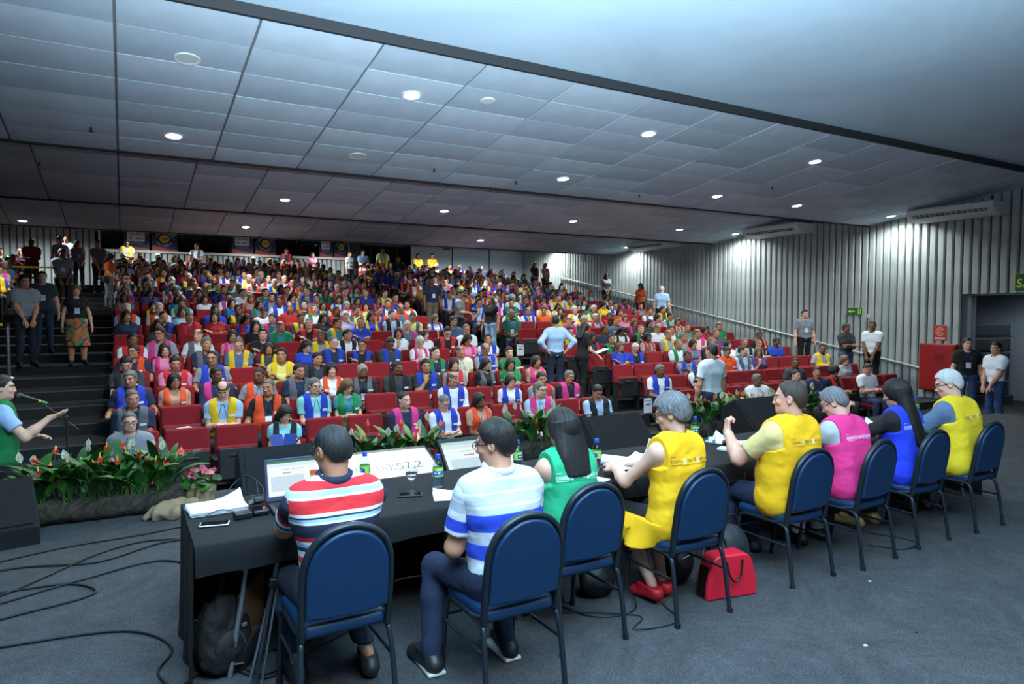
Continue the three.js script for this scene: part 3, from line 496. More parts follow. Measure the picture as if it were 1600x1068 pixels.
  const grow = (ps, r) => ps.map(([a, ra, b, rb]) => [a, ra + r, b, rb + r]);
  const out = { head: HM, hd, arms, P0, sh, nb, chest, waist, X, legs: { thighs, shanks } };
  const white = (gm) => { gm.setAttribute('color', new THREE.BufferAttribute(new Float32Array(gm.attributes.position.count * 3).fill(1), 3)); return gm; };
  // skin
  const skin = [], core = grow(torso, -0.012).concat(upper, thighs, shanks, o.barefoot ? feet.flat() : []);
  { const [lo, hi] = boundsOf(core, 0.04); skin.push(white(net(fieldOf(core, 0.07), lo, hi, cT))); }
  for (const side of ['r', 'l']) { const i = side === 'r' ? 0 : 1, ff = fieldOf(fore[i], 0.03), hf = fieldOf(hands[side], 0.007), [lo, hi] = boundsOf(fore[i].concat(hands[side]), 0.02); skin.push(white(net((x, y, z) => smin(ff(x, y, z), hf(x, y, z), 0.018), lo, hi, cA))); }
  { const inv = HM.clone().invert(), e = inv.elements, hf = headField(F), nf = fieldOf([neck], 0.02), c = (x, y, z) => [e[0] * x + e[4] * y + e[8] * z + e[12], e[1] * x + e[5] * y + e[9] * z + e[13], e[2] * x + e[6] * y + e[10] * z + e[14]];
    const r = 0.15 * s; skin.push(net((x, y, z) => { const q = c(x, y, z); return smin(hf(...q) * s, nf(x, y, z), 0.03); }, [hd.x - r, hd.y - 0.27 * s, hd.z - r - 0.03], [hd.x + r, hd.y + r, hd.z + r], cH, (x, y, z) => headColor(...c(x, y, z)))); }
  out.body = mergeGeometries(skin);
  // clothes
  const amp = o.fold ?? 0.003, fold = (x, y, z) => amp * (nz(x * 11, y * 17 + x * 6, z * 11) + 0.6 * nz(x * 24, y * 30, z * 24));
  const ux = V(0, 1, 0), hem = P0.y - (o.hem ?? 0.1), neckCut = (x, y, z) => 0.075 * s - Math.hypot(x - nb.x, (y - nb.y - 0.035) * 0.8, z - nb.z - 0.02);
  const sleeve = o.sleeve ?? 0.62, slPr = [], slClip = [];
  for (const side of ['r', 'l']) {
    const { S, E, W: Wr } = arms[side], a2 = ar;
    if (sleeve <= 0) continue;
    if (sleeve <= 1) { const q = S.clone().lerp(E, sleeve); slPr.push([S, 0.055 * a2 + 0.012, q, 0.05 * a2 + 0.02]); slClip.push([q, E.clone().sub(S).normalize()]); } else { const q = E.clone().lerp(Wr, sleeve - 1); slPr.push([S, 0.055 * a2 + 0.012, E, 0.05 * a2 + 0.012], [E, 0.05 * a2 + 0.012, q, 0.036 * a2 + 0.012]); slClip.push([q, Wr.clone().sub(E).normalize()]); }
  }
  const sleeveEnd = (x, y, z) => { let d = -1; for (const [q, n] of slClip) { const r = Math.hypot(x - q.x, y - q.y, z - q.z); if (r < 0.16) d = Math.max(d, ((x - q.x) * n.x + (y - q.y) * n.y + (z - q.z) * n.z)); } return d; };
  const tf0 = fieldOf(grow(torso, 0.012), 0.075), tf = sleeve > 0 ? tf0 : (x, y, z) => Math.max(tf0(x, y, z), (Math.abs((x - waist.x) * Math.cos(tw) - (z - waist.z) * Math.sin(tw)) - sw * 0.9 - Math.max(0, chest.y + 0.03 - y) * 1.6) * 0.7);
  if (o.split) { // torso and sleeves apart, so that stripes can follow each
    const sf = (x, y, z) => Math.max(tf(x, y, z) + fold(x, y, z), hem - y, neckCut(x, y, z)); const [lo, hi] = boundsOf(torso, 0.06); out.shirt = net(sf, lo, hi, cC);
    out.sleeves = slPr.map((p, i) => { const q = fieldOf([p], 0.01), [a, b] = boundsOf([p], 0.05), S = p[0], ax = slClip[i][1], gm = net((x, y, z) => Math.max(q(x, y, z) + fold(x, y, z), ((x - slClip[i][0].x) * ax.x + (y - slClip[i][0].y) * ax.y + (z - slClip[i][0].z) * ax.z)), a, b, cC), ps = gm.attributes.position, uv = gm.attributes.uv; for (let j = 0; j < ps.count; j++) uv.setXY(j, ps.getX(j), (ps.getX(j) - S.x) * ax.x + (ps.getY(j) - S.y) * ax.y + (ps.getZ(j) - S.z) * ax.z); return gm; });
  } else {
    const af = slPr.length ? fieldOf(slPr, 0.02) : () => 1, sf = (x, y, z) => Math.max(smin(tf(x, y, z), Math.max(af(x, y, z), sleeveEnd(x, y, z)), 0.035) + fold(x, y, z), hem - y, neckCut(x, y, z));
    const [lo, hi] = boundsOf(torso.concat(slPr), 0.05); out.shirt = net(sf, lo, hi, cC); out.shirtField = sf;
  }
  if (o.vest) {
    const vt = fieldOf(grow(torso.map((q, i) => o.boxy && i < 2 ? [off(i ? waist : P0, (F ? -0.075 : -0.09) * s, 0, 0.01), q[1] + 0.012, off(i ? waist : P0, (F ? 0.075 : 0.09) * s, 0, 0.01), q[3] + 0.012] : q), 0.024), 0.075), vh = P0.y - (o.vestHem ?? 0.13), c2 = Math.cos(tw), s2 = Math.sin(tw);
    const armX = sw * 0.97, pitY = chest.y + 0.035 * s;
    const vf = (x, y, z) => {
      const tx = (x - waist.x) * c2 - (z - waist.z) * s2, t = Math.max(0, Math.min(1, (y - P0.y) / (nb.y - P0.y))), front = (z - (P0.z * (1 - t) + nb.z * t)), w = 0.022 + 0.045 * t + (o.open ?? 0);
      const gap = Math.min(w - Math.abs(tx - (chest.x - waist.x) * t), front - 0.01);
      return Math.max(vt(x, y, z) + fold(x, y, z), vh - y, Math.max(gap, -0.2), (Math.abs(tx - (chest.x - waist.x) * t) - armX - Math.max(0, pitY - y) * 1.6) * 0.7, neckCut(x, y, z) + 0.006);
    };
    const [lo, hi] = boundsOf(torso, 0.07); lo[1] = Math.min(lo[1], vh - 0.03); out.vest = net(vf, lo, hi, cC * (o.vc ?? 1)); out.vestField = vf;
  }
  const pf = fieldOf(grow([torso[0]].concat(thighs), 0.012).concat(grow(shanks, 0.018)), 0.032), ends = [shanks[1], shanks[3]].map((q) => q[2]);
  if (!o.skirt) { const [lo, hi] = boundsOf([torso[0]].concat(thighs, shanks), 0.05); const wy = P0.y + 0.07; out.trousers = net((x, y, z) => Math.max(pf(x, y, z) + fold(x, y, z), y - wy, (o.ankle ?? 0.075) - y), lo, hi, cC); }
  if (!o.barefoot) out.shoes = feet.map((f) => { const q = fieldOf(grow(f, 0.008), 0.02), [lo, hi] = boundsOf(f, 0.03); lo[1] = Math.min(lo[1], -0.01); return net((x, y, z) => Math.max(q(x, y, z), -y, y - 0.105), lo, hi, Math.max(0.009, cC * 0.55)); });
  return out;
}
// a print that lies on a garment: each point is dropped along dir on to the field
function printOn(field, origin, ux, uy, dir, w, h, nu = 20, nv = 6, lift = 0.003) {
  const g = new THREE.PlaneGeometry(w, h, nu, nv), p = g.attributes.position;
  for (let i = 0; i < p.count; i++) { const q = origin.clone().addScaledVector(ux, p.getX(i)).addScaledVector(uy, p.getY(i)); let t = 0; for (let k = 0; k < 60; k++) { const d = field(q.x, q.y, q.z); if (d < 0.001) break; q.addScaledVector(dir, Math.min(d, 0.03) * 0.7); } q.addScaledVector(dir, -lift); p.setXYZ(i, q.x, q.y, q.z); }
  g.computeVertexNormals(); return g;
}
const SKIN = { l: '#dba98f', m: '#b98365', d: '#7a5038', x: '#e6b79f' };
const HAIRC = { k: '#15110f', g: '#9b9892', w: '#e2e1dd', b: '#5f5a54', K: '#120f0e', B: '#33211a', L: '#7d5b3c', s: '#b3a597' };
const skinMat = (c) => M(c, 0.55, 0, { vertexColors: true }), hairMat = (c, t = 0) => M(c, 0.5, 0, { map: STRANDS[t], bumpMap: STRANDS[1], bumpScale: 0.0016 });
const cloth = (c) => M(c, 0.88);
// ---- banquet chairs of the panel ----------------------------------------------------------------------------------------------
const chairBlue = M('#052c50', 0.5), chairFrame = M('#222b33', 0.38, 0.35);
function makeChair() {
  const t = new THREE.Group(), tilt = -0.16;
  const arch = (w, y0, y1, r) => { const s = new THREE.Shape(); s.moveTo(-w, y0); s.lineTo(-w, y1 - r); s.bezierCurveTo(-w, y1 - r * 0.42, -w * 0.55, y1, 0, y1); s.bezierCurveTo(w * 0.55, y1, w, y1 - r * 0.42, w, y1 - r); s.lineTo(w, y0); s.quadraticCurveTo(0, y0 - 0.03, -w, y0); return s; };
  const lay = (g) => { g.rotateX(tilt); return g.translate(0, 0.5, -0.205); };
  const pad = new THREE.ExtrudeGeometry(arch(0.18, 0.03, 0.408, 0.2), { depth: 0.03, bevelEnabled: true, bevelSize: 0.012, bevelThickness: 0.014, bevelSegments: 3, curveSegments: 10 }); pad.translate(0, 0, -0.015);
  mesh('backrest', lay(pad), chairBlue, t);
  const fr = [[-0.202, -0.09, 0.0], [-0.205, 0.05, 0], [-0.205, 0.2, 0], [-0.201, 0.265, 0], [-0.165, 0.354, 0], [-0.095, 0.414, 0], [0, 0.437, 0], [0.095, 0.414, 0], [0.165, 0.354, 0], [0.201, 0.265, 0], [0.205, 0.2, 0], [0.205, 0.05, 0], [0.202, -0.09, 0]];
  mesh('back_frame', lay(tube(fr, 0.0165, 60, 8).scale(1, 1, 1.25)), chairFrame, t);
  const seat = new RoundedBoxGeometry(0.42, 0.075, 0.44, 4, 0.034), p = seat.attributes.position;
  for (let i = 0; i < p.count; i++) { if (p.getY(i) > 0) p.setY(i, p.getY(i) + 0.012 * (1 - (p.getX(i) / 0.21) ** 2) * (1 - (p.getZ(i) / 0.22) ** 2)); if (p.getZ(i) < 0) p.setX(i, p.getX(i) * (1 + p.getZ(i) * 0.25)); }
  seat.computeVertexNormals();
  mesh('seat', seat.translate(0, 0.44, 0.02), chairBlue, t);
  for (const s of [-1, 1]) {
    mesh('leg', tube([[s * 0.2, 0.41, -0.14], [s * 0.205, 0.395, -0.19], [s * 0.212, 0.33, -0.215], [s * 0.22, 0.0, -0.268]], 0.0145, 20, 8), chairFrame, t);
    mesh('leg', tube([[s * 0.2, 0.41, 0.16], [s * 0.203, 0.395, 0.2], [s * 0.208, 0.33, 0.225], [s * 0.215, 0.0, 0.268]], 0.0145, 20, 8), chairFrame, t);
    mesh('side_rail', join([bar([s * 0.2, 0.41, -0.15], [s * 0.2, 0.41, 0.17], 0.0145), bar([s * 0.2, 0.415, -0.1], [s * 0.2, 0.44, -0.2], 0.014)]), chairFrame, t);
    mesh('stretcher', bar([s * 0.211, 0.27, -0.222], [s * 0.21, 0.27, 0.232], 0.009), chairFrame, t);
    for (const z of [-0.268, 0.268]) mesh('foot_cap', cyl(0.019, 0.017, 0.03, s * (z < 0 ? 0.22 : 0.215), 0, z, 10), M('#0d0f11', 0.6), t);
  }
  mesh('cross_bar', bar([-0.21, 0.3, 0.23], [0.21, 0.3, 0.23], 0.009), chairFrame, t);
  return t;
}
const chairProto = makeChair();
const CHAIRS = [[0.87, 3.28, 0, 'red striped polo'], [1.66, 3.02, 0, 'blue and grey striped polo'], [2.275, 3.31, 0, 'green vest'], [3.07, 3.26, 0, 'long yellow vest'], [4.17, 3.31, 0, 'yellow vest and raised fist'], [4.88, 3.28, 3, 'pink vest'], [5.69, 3.32, 0, 'blue vest'], [6.52, 3.3, 0, 'yellow vest and white hair']];
for (const [x, d, a, who] of CHAIRS) {
  const c = chairProto.clone(); c.name = numbered('banquet_chair'); c.position.copy(at(x, d)); c.rotation.y = Math.PI + R(a); scene.add(c);
  tag(c, 'blue padded banquet chair under the person in ' + who, 'chair', 'banquet chairs of the panel');
}
// ---- table --------------------------------------------------------------------------------------------------------------------
const T_X0 = 0.28, T_X1 = 7.6, T_D0 = 3.63, T_D1 = 4.47, T_Y = 0.75;
const blackCloth = M('#07080a', 0.95, 0, { bumpMap: carpetBump, bumpScale: 0.0006 });
{
  const n = 4, w = (T_X1 - T_X0 - 0.06) / n;
  for (let i = 0; i < n; i++) {
    const xc = T_X0 + 0.03 + (i + 0.5) * w, t = thing('folding_table', 'long folding table under black cloth, ' + ordinal[i] + ' from left', 'table', at(xc, (T_D0 + T_D1) / 2, 0), 0, 'tables in one row under the cloth');
    mesh('tabletop', rbox(w - 0.01, 0.03, T_D1 - T_D0 - 0.04, 0.008, 0, T_Y - 0.025, 0), M('#6d6a63', 0.6), t);
    for (const sx of [-1, 1]) for (const sz of [-1, 1]) mesh('leg', bar([sx * (w / 2 - 0.25), T_Y - 0.04, sz * 0.3], [sx * (w / 2 - 0.13), 0, sz * 0.33], 0.014), M('#8d9297', 0.35, 0.7), t);
    for (const sx of [-1, 1]) { mesh('cross_bar', bar([sx * (w / 2 - 0.2), 0.35, -0.31], [sx * (w / 2 - 0.2), 0.35, 0.31], 0.01), M('#8d9297', 0.35, 0.7), t); mesh('brace', bar([sx * (w / 2 - 0.22), 0.42, 0], [sx * 0.12, T_Y - 0.05, 0], 0.008), M('#8d9297', 0.35, 0.7), t); }
  }
  // one long cloth: flat top, a short drop towards the chairs, to the floor at the ends and towards the hall
  const g = [], nx = 220, flap = (x) => 0.13 + 0.025 * nz(x * 1.3, 2, 0) + 0.012 * nz(x * 5, 9, 0);
  const strip = (rows) => { const P = [], I = [], m = rows.length; for (let i = 0; i <= nx; i++) { const x = T_X0 + (T_X1 - T_X0) * i / nx; rows.forEach((f) => P.push(...f(x, i))); } for (let i = 0; i < nx; i++) for (let j = 0; j < m - 1; j++) { const a = i * m + j, b = a + m; I.push(a, a + 1, b, b, a + 1, b + 1); } const q = new THREE.BufferGeometry(); q.setAttribute('position', new THREE.BufferAttribute(new Float32Array(P), 3)); q.setIndex(I); q.computeVertexNormals(); return q; };
  const fold = (x, k) => 0.018 * k * nz(x * 7, 4, k) + 0.02 * k * Math.sin(x * 23 + 2 * nz(x * 2, 0, 0));
  const rows = [];
  for (let k = 4; k >= 0; k--) rows.push((x) => [x, T_Y - 0.012 - flap(x) * k / 4, -(T_D0 - 0.008 - 0.012 * (k > 0) + fold(x, 0.12 * k / 4) )]);
  for (let k = 0; k <= 6; k++) rows.push((x) => [x, T_Y + 0.0012 * nz(x * 6, k * 0.8, 1), -(T_D0 + 0.004 + (T_D1 - T_D0 - 0.008) * k / 6)]);
  for (let k = 0; k <= 7; k++) rows.push((x) => [x, (T_Y - 0.01) * (1 - k / 7) + 0.004, -(T_D1 + 0.014 + fold(x, 0.8 * k / 7 + 0.1) + 0.03 * k / 7)]);
  g.push(strip(rows));
  for (const [ex, s] of [[T_X0, -1], [T_X1, 1]]) { // end drops
    const P = [], I = [], m = 26; for (let i = 0; i <= m; i++) for (let k = 0; k <= 7; k++) { const d = T_D0 + 0.0 + (T_D1 - T_D0 + 0.014) * i / m; P.push(ex + s * (0.002 + 0.02 * k / 7 + 0.014 * (k / 7) * Math.sin(d * 19) + 0.01 * (k / 7) * nz(d * 5, k, s)), (T_Y - 0.004) * (1 - k / 7) + 0.004, -d); }
    for (let i = 0; i < m; i++) for (let k = 0; k < 7; k++) { const a = i * 8 + k, b = a + 8; I.push(a, b, a + 1, b, b + 1, a + 1); } const q = new THREE.BufferGeometry(); q.setAttribute('position', new THREE.BufferAttribute(new Float32Array(P), 3)); q.setIndex(I); q.computeVertexNormals(); g.push(q);
  }
  solo('tablecloth', g.map((q) => uvScale(q)), blackCloth, 'long black cloth covering the row of panel tables', 'tablecloth');
}
// ---- things on the table ------------------------------------------------------------------------------------------------------
const onTable = (x, d, up = 0) => at(x, d, T_Y + 0.003 + up), paper = M('#e9edf2', 0.85), blackPlastic = M('#101215', 0.45);
function sheets(n, w, h, curl = 0.03) { const l = []; for (let i = 0; i < n; i++) { const g = new THREE.BoxGeometry(w, 0.0012, h, 8, 1, 6), p = g.attributes.position, k = i / Math.max(1, n - 1); for (let j = 0; j < p.count; j++) { const u = Math.max(0, p.getX(j) / w + 0.1), v = Math.max(0, -p.getZ(j) / h + 0.1); p.setY(j, p.getY(j) + 0.002 * i + curl * k * (u * u * v * v) * 9); } g.rotateY((rnd() - 0.5) * 0.09); l.push(g.translate((rnd() - 0.5) * 0.008, 0.001, (rnd() - 0.5) * 0.008)); } l.forEach((g) => g.computeVertexNormals()); return l; }
const lined = canvasTex(256, 360, (c, w, h) => { c.fillStyle = '#eef1f5'; c.fillRect(0, 0, w, h); c.fillStyle = '#6b7078'; for (let i = 0; i < 22; i++) c.fillRect(w * 0.1, h * (0.08 + i * 0.038), w * (0.5 + 0.3 * ((i * 7 % 5) / 5)), 2); c.strokeStyle = '#333'; c.lineWidth = 3; c.strokeRect(w * 0.06, h * 0.04, w * 0.88, h * 0.92); });
const linedMat = M('#ffffff', 0.85, 0, { map: lined });
solo('paper_stack', sheets(12, 0.3, 0.24, 0.05), paper, 'thick stack of loose white sheets at the table end', 'paper', onTable(0.45, 4.24), 0.06);
{
  const ph = (label, x, d, turn, edge) => { const t = thing('smartphone', label, 'phone', onTable(x, d), turn); mesh('case', rbox(0.074, 0.009, 0.15, 0.004, 0, 0.005, 0), edge, t); mesh('screen', box(0.068, 0.001, 0.135, 0, 0.0102, 0), M('#050607', 0.12), t); };
  ph('black phone with silver rim by the paper stack', 0.405, 3.93, 1.35, M('#c9ced3', 0.3, 0.6)); ph('dark phone lying under the water goblet', 1.53, 3.96, 1.2, M('#1a1512', 0.4));
  const a = thing('power_adapter', 'small black adapter box beside the walkie-talkie', 'adapter', onTable(0.555, 3.99), 0.1); mesh('body', rbox(0.09, 0.032, 0.075, 0.006, 0, 0.017, 0), blackPlastic, a); mesh('cord', tube([[-0.03, 0.03, -0.03], [-0.1, 0.05, -0.05], [-0.2, 0.03, 0.0], [-0.13, 0.02, 0.03]], 0.0025, 24, 5), blackPlastic, a);
  const r = thing('radio_charger', 'black desk radio in charger with a red light', 'radio', onTable(0.65, 4.03), 0.1); mesh('base', rbox(0.09, 0.03, 0.11, 0.012, 0, 0.016, 0), M('#14171c', 0.3), r); mesh('handset', rot(rbox(0.062, 0.035, 0.13, 0.01), -0.35).translate(0, 0.06, -0.05), blackPlastic, r); for (let i = 0; i < 5; i++) mesh('key_row', rot(rbox(0.05, 0.006, 0.012, 0.002), -0.35).translate(0, 0.071 + (i - 2) * 0.0068, -0.046 - (i - 2) * 0.0188), M('#2b2f35', 0.5), r); mesh('antenna', bar([0.02, 0.09, -0.1], [0.02, 0.15, -0.13], 0.005), blackPlastic, r);
  mesh('light', new THREE.SphereGeometry(0.006, 8, 6).translate(0.02, 0.033, 0.02), M('#ff3020', 0.4, 0, { emissive: new THREE.Color(1, 0.1, 0.05), emissiveIntensity: 2 }), r);
  const u = thing('usb_receiver', 'tiny white plug lying beside the radio charger', 'plug', onTable(0.725, 3.96), 0.3); mesh('body', rbox(0.018, 0.008, 0.03, 0.002, 0, 0.004, 0), M('#d5d8da', 0.4), u); mesh('plug', box(0.012, 0.005, 0.014, 0, 0.004, 0.021), M('#b5b9bc', 0.3, 0.8), u);
  solo('table_cable', [tube([[0.62, T_Y + 0.02, -4.1], [0.58, T_Y + 0.01, -4.25], [0.5, T_Y + 0.02, -4.36], [0.62, T_Y + 0.14, -4.4], [0.7, T_Y + 0.1, -4.22], [0.68, T_Y + 0.03, -4.1]], 0.005, 50, 6)], blackPlastic, 'black looping cable behind the desk radio', 'cable');
}
const sheetTex = (bg) => canvasTex(512, 320, (c, w, h) => { // a spreadsheet on a screen
  c.fillStyle = '#fbfdff'; c.fillRect(0, 0, w, h); c.fillStyle = bg; c.fillRect(0, 0, w, h * 0.07); c.fillStyle = '#e6ecef'; c.fillRect(0, h * 0.07, w, h * 0.1);
  c.fillStyle = '#b9c6cc'; c.fillRect(w * 0.22, h * 0.25, w * 0.14, 6); c.fillRect(w * 0.4, h * 0.25, w * 0.2, 6); c.fillStyle = '#d98a92'; c.fillRect(w * 0.25, h * 0.34, w * 0.14, 10); c.fillStyle = '#d9e6ee'; c.fillRect(w * 0.05, h * 0.44, w * 0.55, h * 0.42);
  c.fillStyle = '#c3d5de'; for (let i = 0; i < 9; i++) c.fillRect(w * 0.05, h * (0.46 + i * 0.045), w * 0.55, 2); for (let i = 0; i < 6; i++) c.fillRect(w * (0.1 + i * 0.085), h * 0.44, 2, h * 0.42);
  c.fillStyle = '#e2502f'; c.fillRect(w * 0.7, h * 0.36, w * 0.13, h * 0.15); c.fillStyle = '#a6dc52'; c.fillRect(w * 0.7, h * 0.51, w * 0.13, h * 0.1); c.fillStyle = '#2b62b5'; c.fillRect(w * 0.33, h * 0.93, w * 0.2, h * 0.05);
});
const screenMat = (tex, k) => M('#000000', 0.35, 0, { emissive: new THREE.Color(0.9, 0.97, 1), emissiveMap: tex, emissiveIntensity: k });
{
  const t = thing('laptop', 'open dark laptop showing a spreadsheet at the table end', 'laptop', onTable(0.9, 4.02), 0.0);
  mesh('base', rbox(0.38, 0.02, 0.26, 0.008, 0, 0.011, 0), M('#22252b', 0.4, 0.3), t);
  const kb = M('#0c0d0f', 0.6); for (let r = 0; r < 5; r++) for (let k = 0; k < 13; k++) mesh('key', box(0.02, 0.003, 0.015, -0.15 + k * 0.025, 0.0225, -0.07 + r * 0.02), kb, t);
  mesh('touchpad', box(0.1, 0.001, 0.06, 0, 0.0215, 0.08), M('#2c3036', 0.3), t);
  const lid = new THREE.Group(); lid.name = 'lid'; t.add(lid); lid.position.set(0, 0.018, -0.128); lid.rotation.x = -0.28;
  mesh('shell', rbox(0.385, 0.25, 0.012, 0.005, 0, 0.128, -0.004), M('#2a2c44', 0.4, 0.2), lid);
  mesh('screen', mv(new THREE.PlaneGeometry(0.35, 0.205), 0, 0.135, 0.0035), screenMat(sheetTex('#1f7a4c'), 1.0), lid);
}
const bottleProfile = [[0, 0], [0.03, 0], [0.0335, 0.006], [0.0335, 0.02], [0.0315, 0.026], [0.0335, 0.032], [0.0335, 0.06], [0.032, 0.066], [0.0335, 0.072], [0.0335, 0.15], [0.031, 0.162], [0.02, 0.185], [0.0135, 0.195], [0.0135, 0.21]];
const petMat = M('#dfeefa', 0.06, 0, { transmission: 1, thickness: 0, ior: 1.3 }), waterMat = M('#ffffff', 0.02, 0, { transmission: 1, thickness: 0.05, ior: 1.33 }), capMat = M('#1747c4', 0.4);
const bottleLabel = canvasTex(256, 96, (c, w, h) => { c.fillStyle = '#8cc152'; c.fillRect(0, 0, w, h); c.fillStyle = '#243a9c'; c.fillRect(w * 0.1, h * 0.35, w * 0.35, h * 0.5); c.fillRect(w * 0.6, h * 0.35, w * 0.35, h * 0.5); c.fillStyle = '#dfe6f5'; for (const q of [0.14, 0.64]) { c.fillRect(w * q, h * 0.5, w * 0.1, h * 0.16); c.fillRect(w * (q + 0.14), h * 0.46, w * 0.07, h * 0.24); } });
function bottle(x, d, label, turn = 0) {
  const t = thing('water_bottle', label, 'bottle', onTable(x, d), turn, 'water bottles on the panel table');
  mesh('bottle', lathe(bottleProfile, 24), petMat, t); mesh('water', lathe([[0, 0.003], [0.03, 0.003], [0.0315, 0.03], [0.0318, 0.12], [0, 0.12]], 20), waterMat, t);
  mesh('cap', join([cyl(0.0155, 0.0155, 0.022, 0, 0.206, 0, 18), cyl(0.017, 0.017, 0.004, 0, 0.203, 0, 18)]), capMat, t);
  mesh('label', mv(new THREE.CylinderGeometry(0.0341, 0.0341, 0.055, 24, 1, true), 0, 0.118, 0), M('#ffffff', 0.5, 0, { map: bottleLabel }), t);
}
[[1.35, 4.3, 'blue-capped water bottle right of the red striped polo'], [1.735, 4.0, 'blue-capped water bottle in front of the timer screen edge'], [2.425, 4.17, 'water bottle right of the blue striped polo'], [2.943, 3.93, 'water bottle beside the green vest and microphone'], [4.3, 4.33, 'water bottle behind the long yellow vest'], [7.4, 4.2, 'water bottle at the far end by the white-haired head']].forEach(([x, d, l], i) => bottle(x, d, l, i));
const wineProfile = [[0, 0.002], [0.034, 0.001], [0.035, 0.004], [0.012, 0.009], [0.006, 0.02], [0.008, 0.04], [0.0055, 0.055], [0.008, 0.07], [0.024, 0.085], [0.037, 0.105], [0.041, 0.13], [0.039, 0.168]];
const glass = M('#f2f7fb', 0.02, 0, { transmission: 1, thickness: 0, ior: 1.5 });
{ const t = thing('goblet', 'stemmed glass goblet of water standing on a phone', 'glass', onTable(1.55, 3.985, 0.011)); mesh('glass', lathe(wineProfile, 28), glass, t); mesh('water', lathe([[0, 0.08], [0.022, 0.088], [0.035, 0.107], [0.038, 0.125], [0, 0.125]], 24), waterMat, t); }
[[2.375, 4.27, 'clear tumbler before the second screen'], [1.3, 4.42, 'clear tumbler behind the red striped polo'], [4.42, 4.25, 'clear tumbler beyond the long yellow vest']].forEach(([x, d, l]) => { const t = thing('tumbler', l, 'glass', onTable(x, d)); mesh('glass', lathe([[0, 0.003], [0.03, 0.003], [0.031, 0], [0.036, 0.1]], 24), glass, t); mesh('water', lathe([[0, 0.006], [0.0295, 0.006], [0.032, 0.05], [0, 0.05]], 20), waterMat, t); });
solo('paper_sheet', sheets(2, 0.21, 0.29, 0.02), paper, 'white sheet by the elbow of the blue striped polo', 'paper', onTable(1.78, 3.82), 1.2);
{ const t = thing('pen', 'blue pen on the sheet before the blue striped polo', 'pen', onTable(1.8, 3.86, 0.008), 1.0); mesh('barrel', rot(cyl(0.004, 0.004, 0.12, 0, -0.06, 0, 8), 0, 0, Math.PI / 2), M('#1a46d0', 0.4), t); mesh('tip', rot(cyl(0.004, 0.001, 0.015, 0, 0.06, 0, 8), 0, 0, Math.PI / 2), M('#c8ccd0', 0.3, 0.7), t); }
solo('paper_sheet', sheets(2, 0.2, 0.26, 0.01), paper, 'white sheet corner beside the green vest', 'paper', onTable(2.72, 3.75), 0.3);
function mic(x, d, turn, label, p) {
  const t = thing('microphone', label, 'microphone', p ?? onTable(x, d, 0.026), turn), L = (g) => rot(g, 0, 0, 0);
  mesh('grille', rot(new THREE.SphereGeometry(0.026, 16, 12), 0).translate(0, 0, -0.1), M('#5b5f64', 0.4, 0.6, { bumpMap: carpetBump, bumpScale: 0.002 }), t);
  mesh('body', rot(cyl(0.012, 0.022, 0.15, 0, -0.06, 0, 14), -Math.PI / 2), M('#191b1e', 0.5), t);
  mesh('ring', rot(cyl(0.0135, 0.0135, 0.02, 0, -0.085, 0, 12), -Math.PI / 2), M('#d8c83a', 0.5), t); mesh('plug', rot(cyl(0.0115, 0.0125, 0.045, 0, -0.14, 0, 12), -Math.PI / 2), M('#2f8a4a', 0.5), t);
  return t;
}
mic(2.93, 3.66, -0.35, 'black microphone with yellow and green collar beside the green vest');
solo('microphone_cable', [tube([[2.99, T_Y + 0.025, -3.51], [2.98, T_Y + 0.0, -3.55], [3.02, T_Y - 0.1, -3.56], [3.0, 0.4, -3.58], [2.9, 0.1, -3.52], [2.78, 0.012, -3.3], [2.5, 0.01, -3.35], [2.35, 0.01, -3.8]], 0.005, 70, 6)], blackPlastic, 'thin black cable falling from the table microphone to carpet', 'cable');
mic(4.42, 4.02, -0.2, 'black table microphone before the raised fist');
solo('microphone_cable', [tube([[4.46, T_Y + 0.02, -3.87], [4.3, T_Y + 0.06, -3.8], [4.15, T_Y + 0.01, -3.72], [4.1, T_Y - 0.1, -3.6], [4.0, 0.3, -3.62], [3.95, 0.01, -3.5], [3.6, 0.01, -3.9]], 0.005, 60, 6)], blackPlastic, 'black cable draped over table edge beside the raised fist', 'cable');
{ // papers and folder in front of the long yellow vest
  const t = thing('open_document', 'open printed document held by the long yellow vest', 'paper', onTable(3.3, 3.86), -0.35);
  const page = (s) => { const g = new THREE.PlaneGeometry(0.21, 0.29, 12, 4), p = g.attributes.position; for (let i = 0; i < p.count; i++) { const u = p.getX(i) / 0.21 + 0.5; const a = s < 0 ? u * 0.12 : 0.5 + u * 1.1; p.setXYZ(i, s < 0 ? -u * 0.21 : 0.21 * (1 - Math.exp(-u * 1.1)) * 0.8, s < 0 ? 0.01 + 0.012 * Math.sin(u * 3) : 0.02 + 0.16 * u * u, -p.getY(i)); } g.computeVertexNormals(); return g; };
  mesh('page', page(-1), linedMat, t); mesh('page', page(1), linedMat, t); mesh('page', page(1).translate(0.004, -0.006, 0.004), linedMat, t);
}
{ const t = thing('folder', 'mauve-grey folder lying behind the open document', 'folder', onTable(3.22, 4.08), 0.5); mesh('cover', rbox(0.23, 0.012, 0.32, 0.004, 0, 0.007, 0), M('#8d8790', 0.6), t); mesh('papers', box(0.21, 0.006, 0.3, 0.03, 0.016, 0), paper, t); }
solo('paper_sheet', sheets(4, 0.21, 0.29, 0.02), linedMat, 'flat printed sheets between document and folder', 'paper', onTable(3.48, 4.02), 0.4);
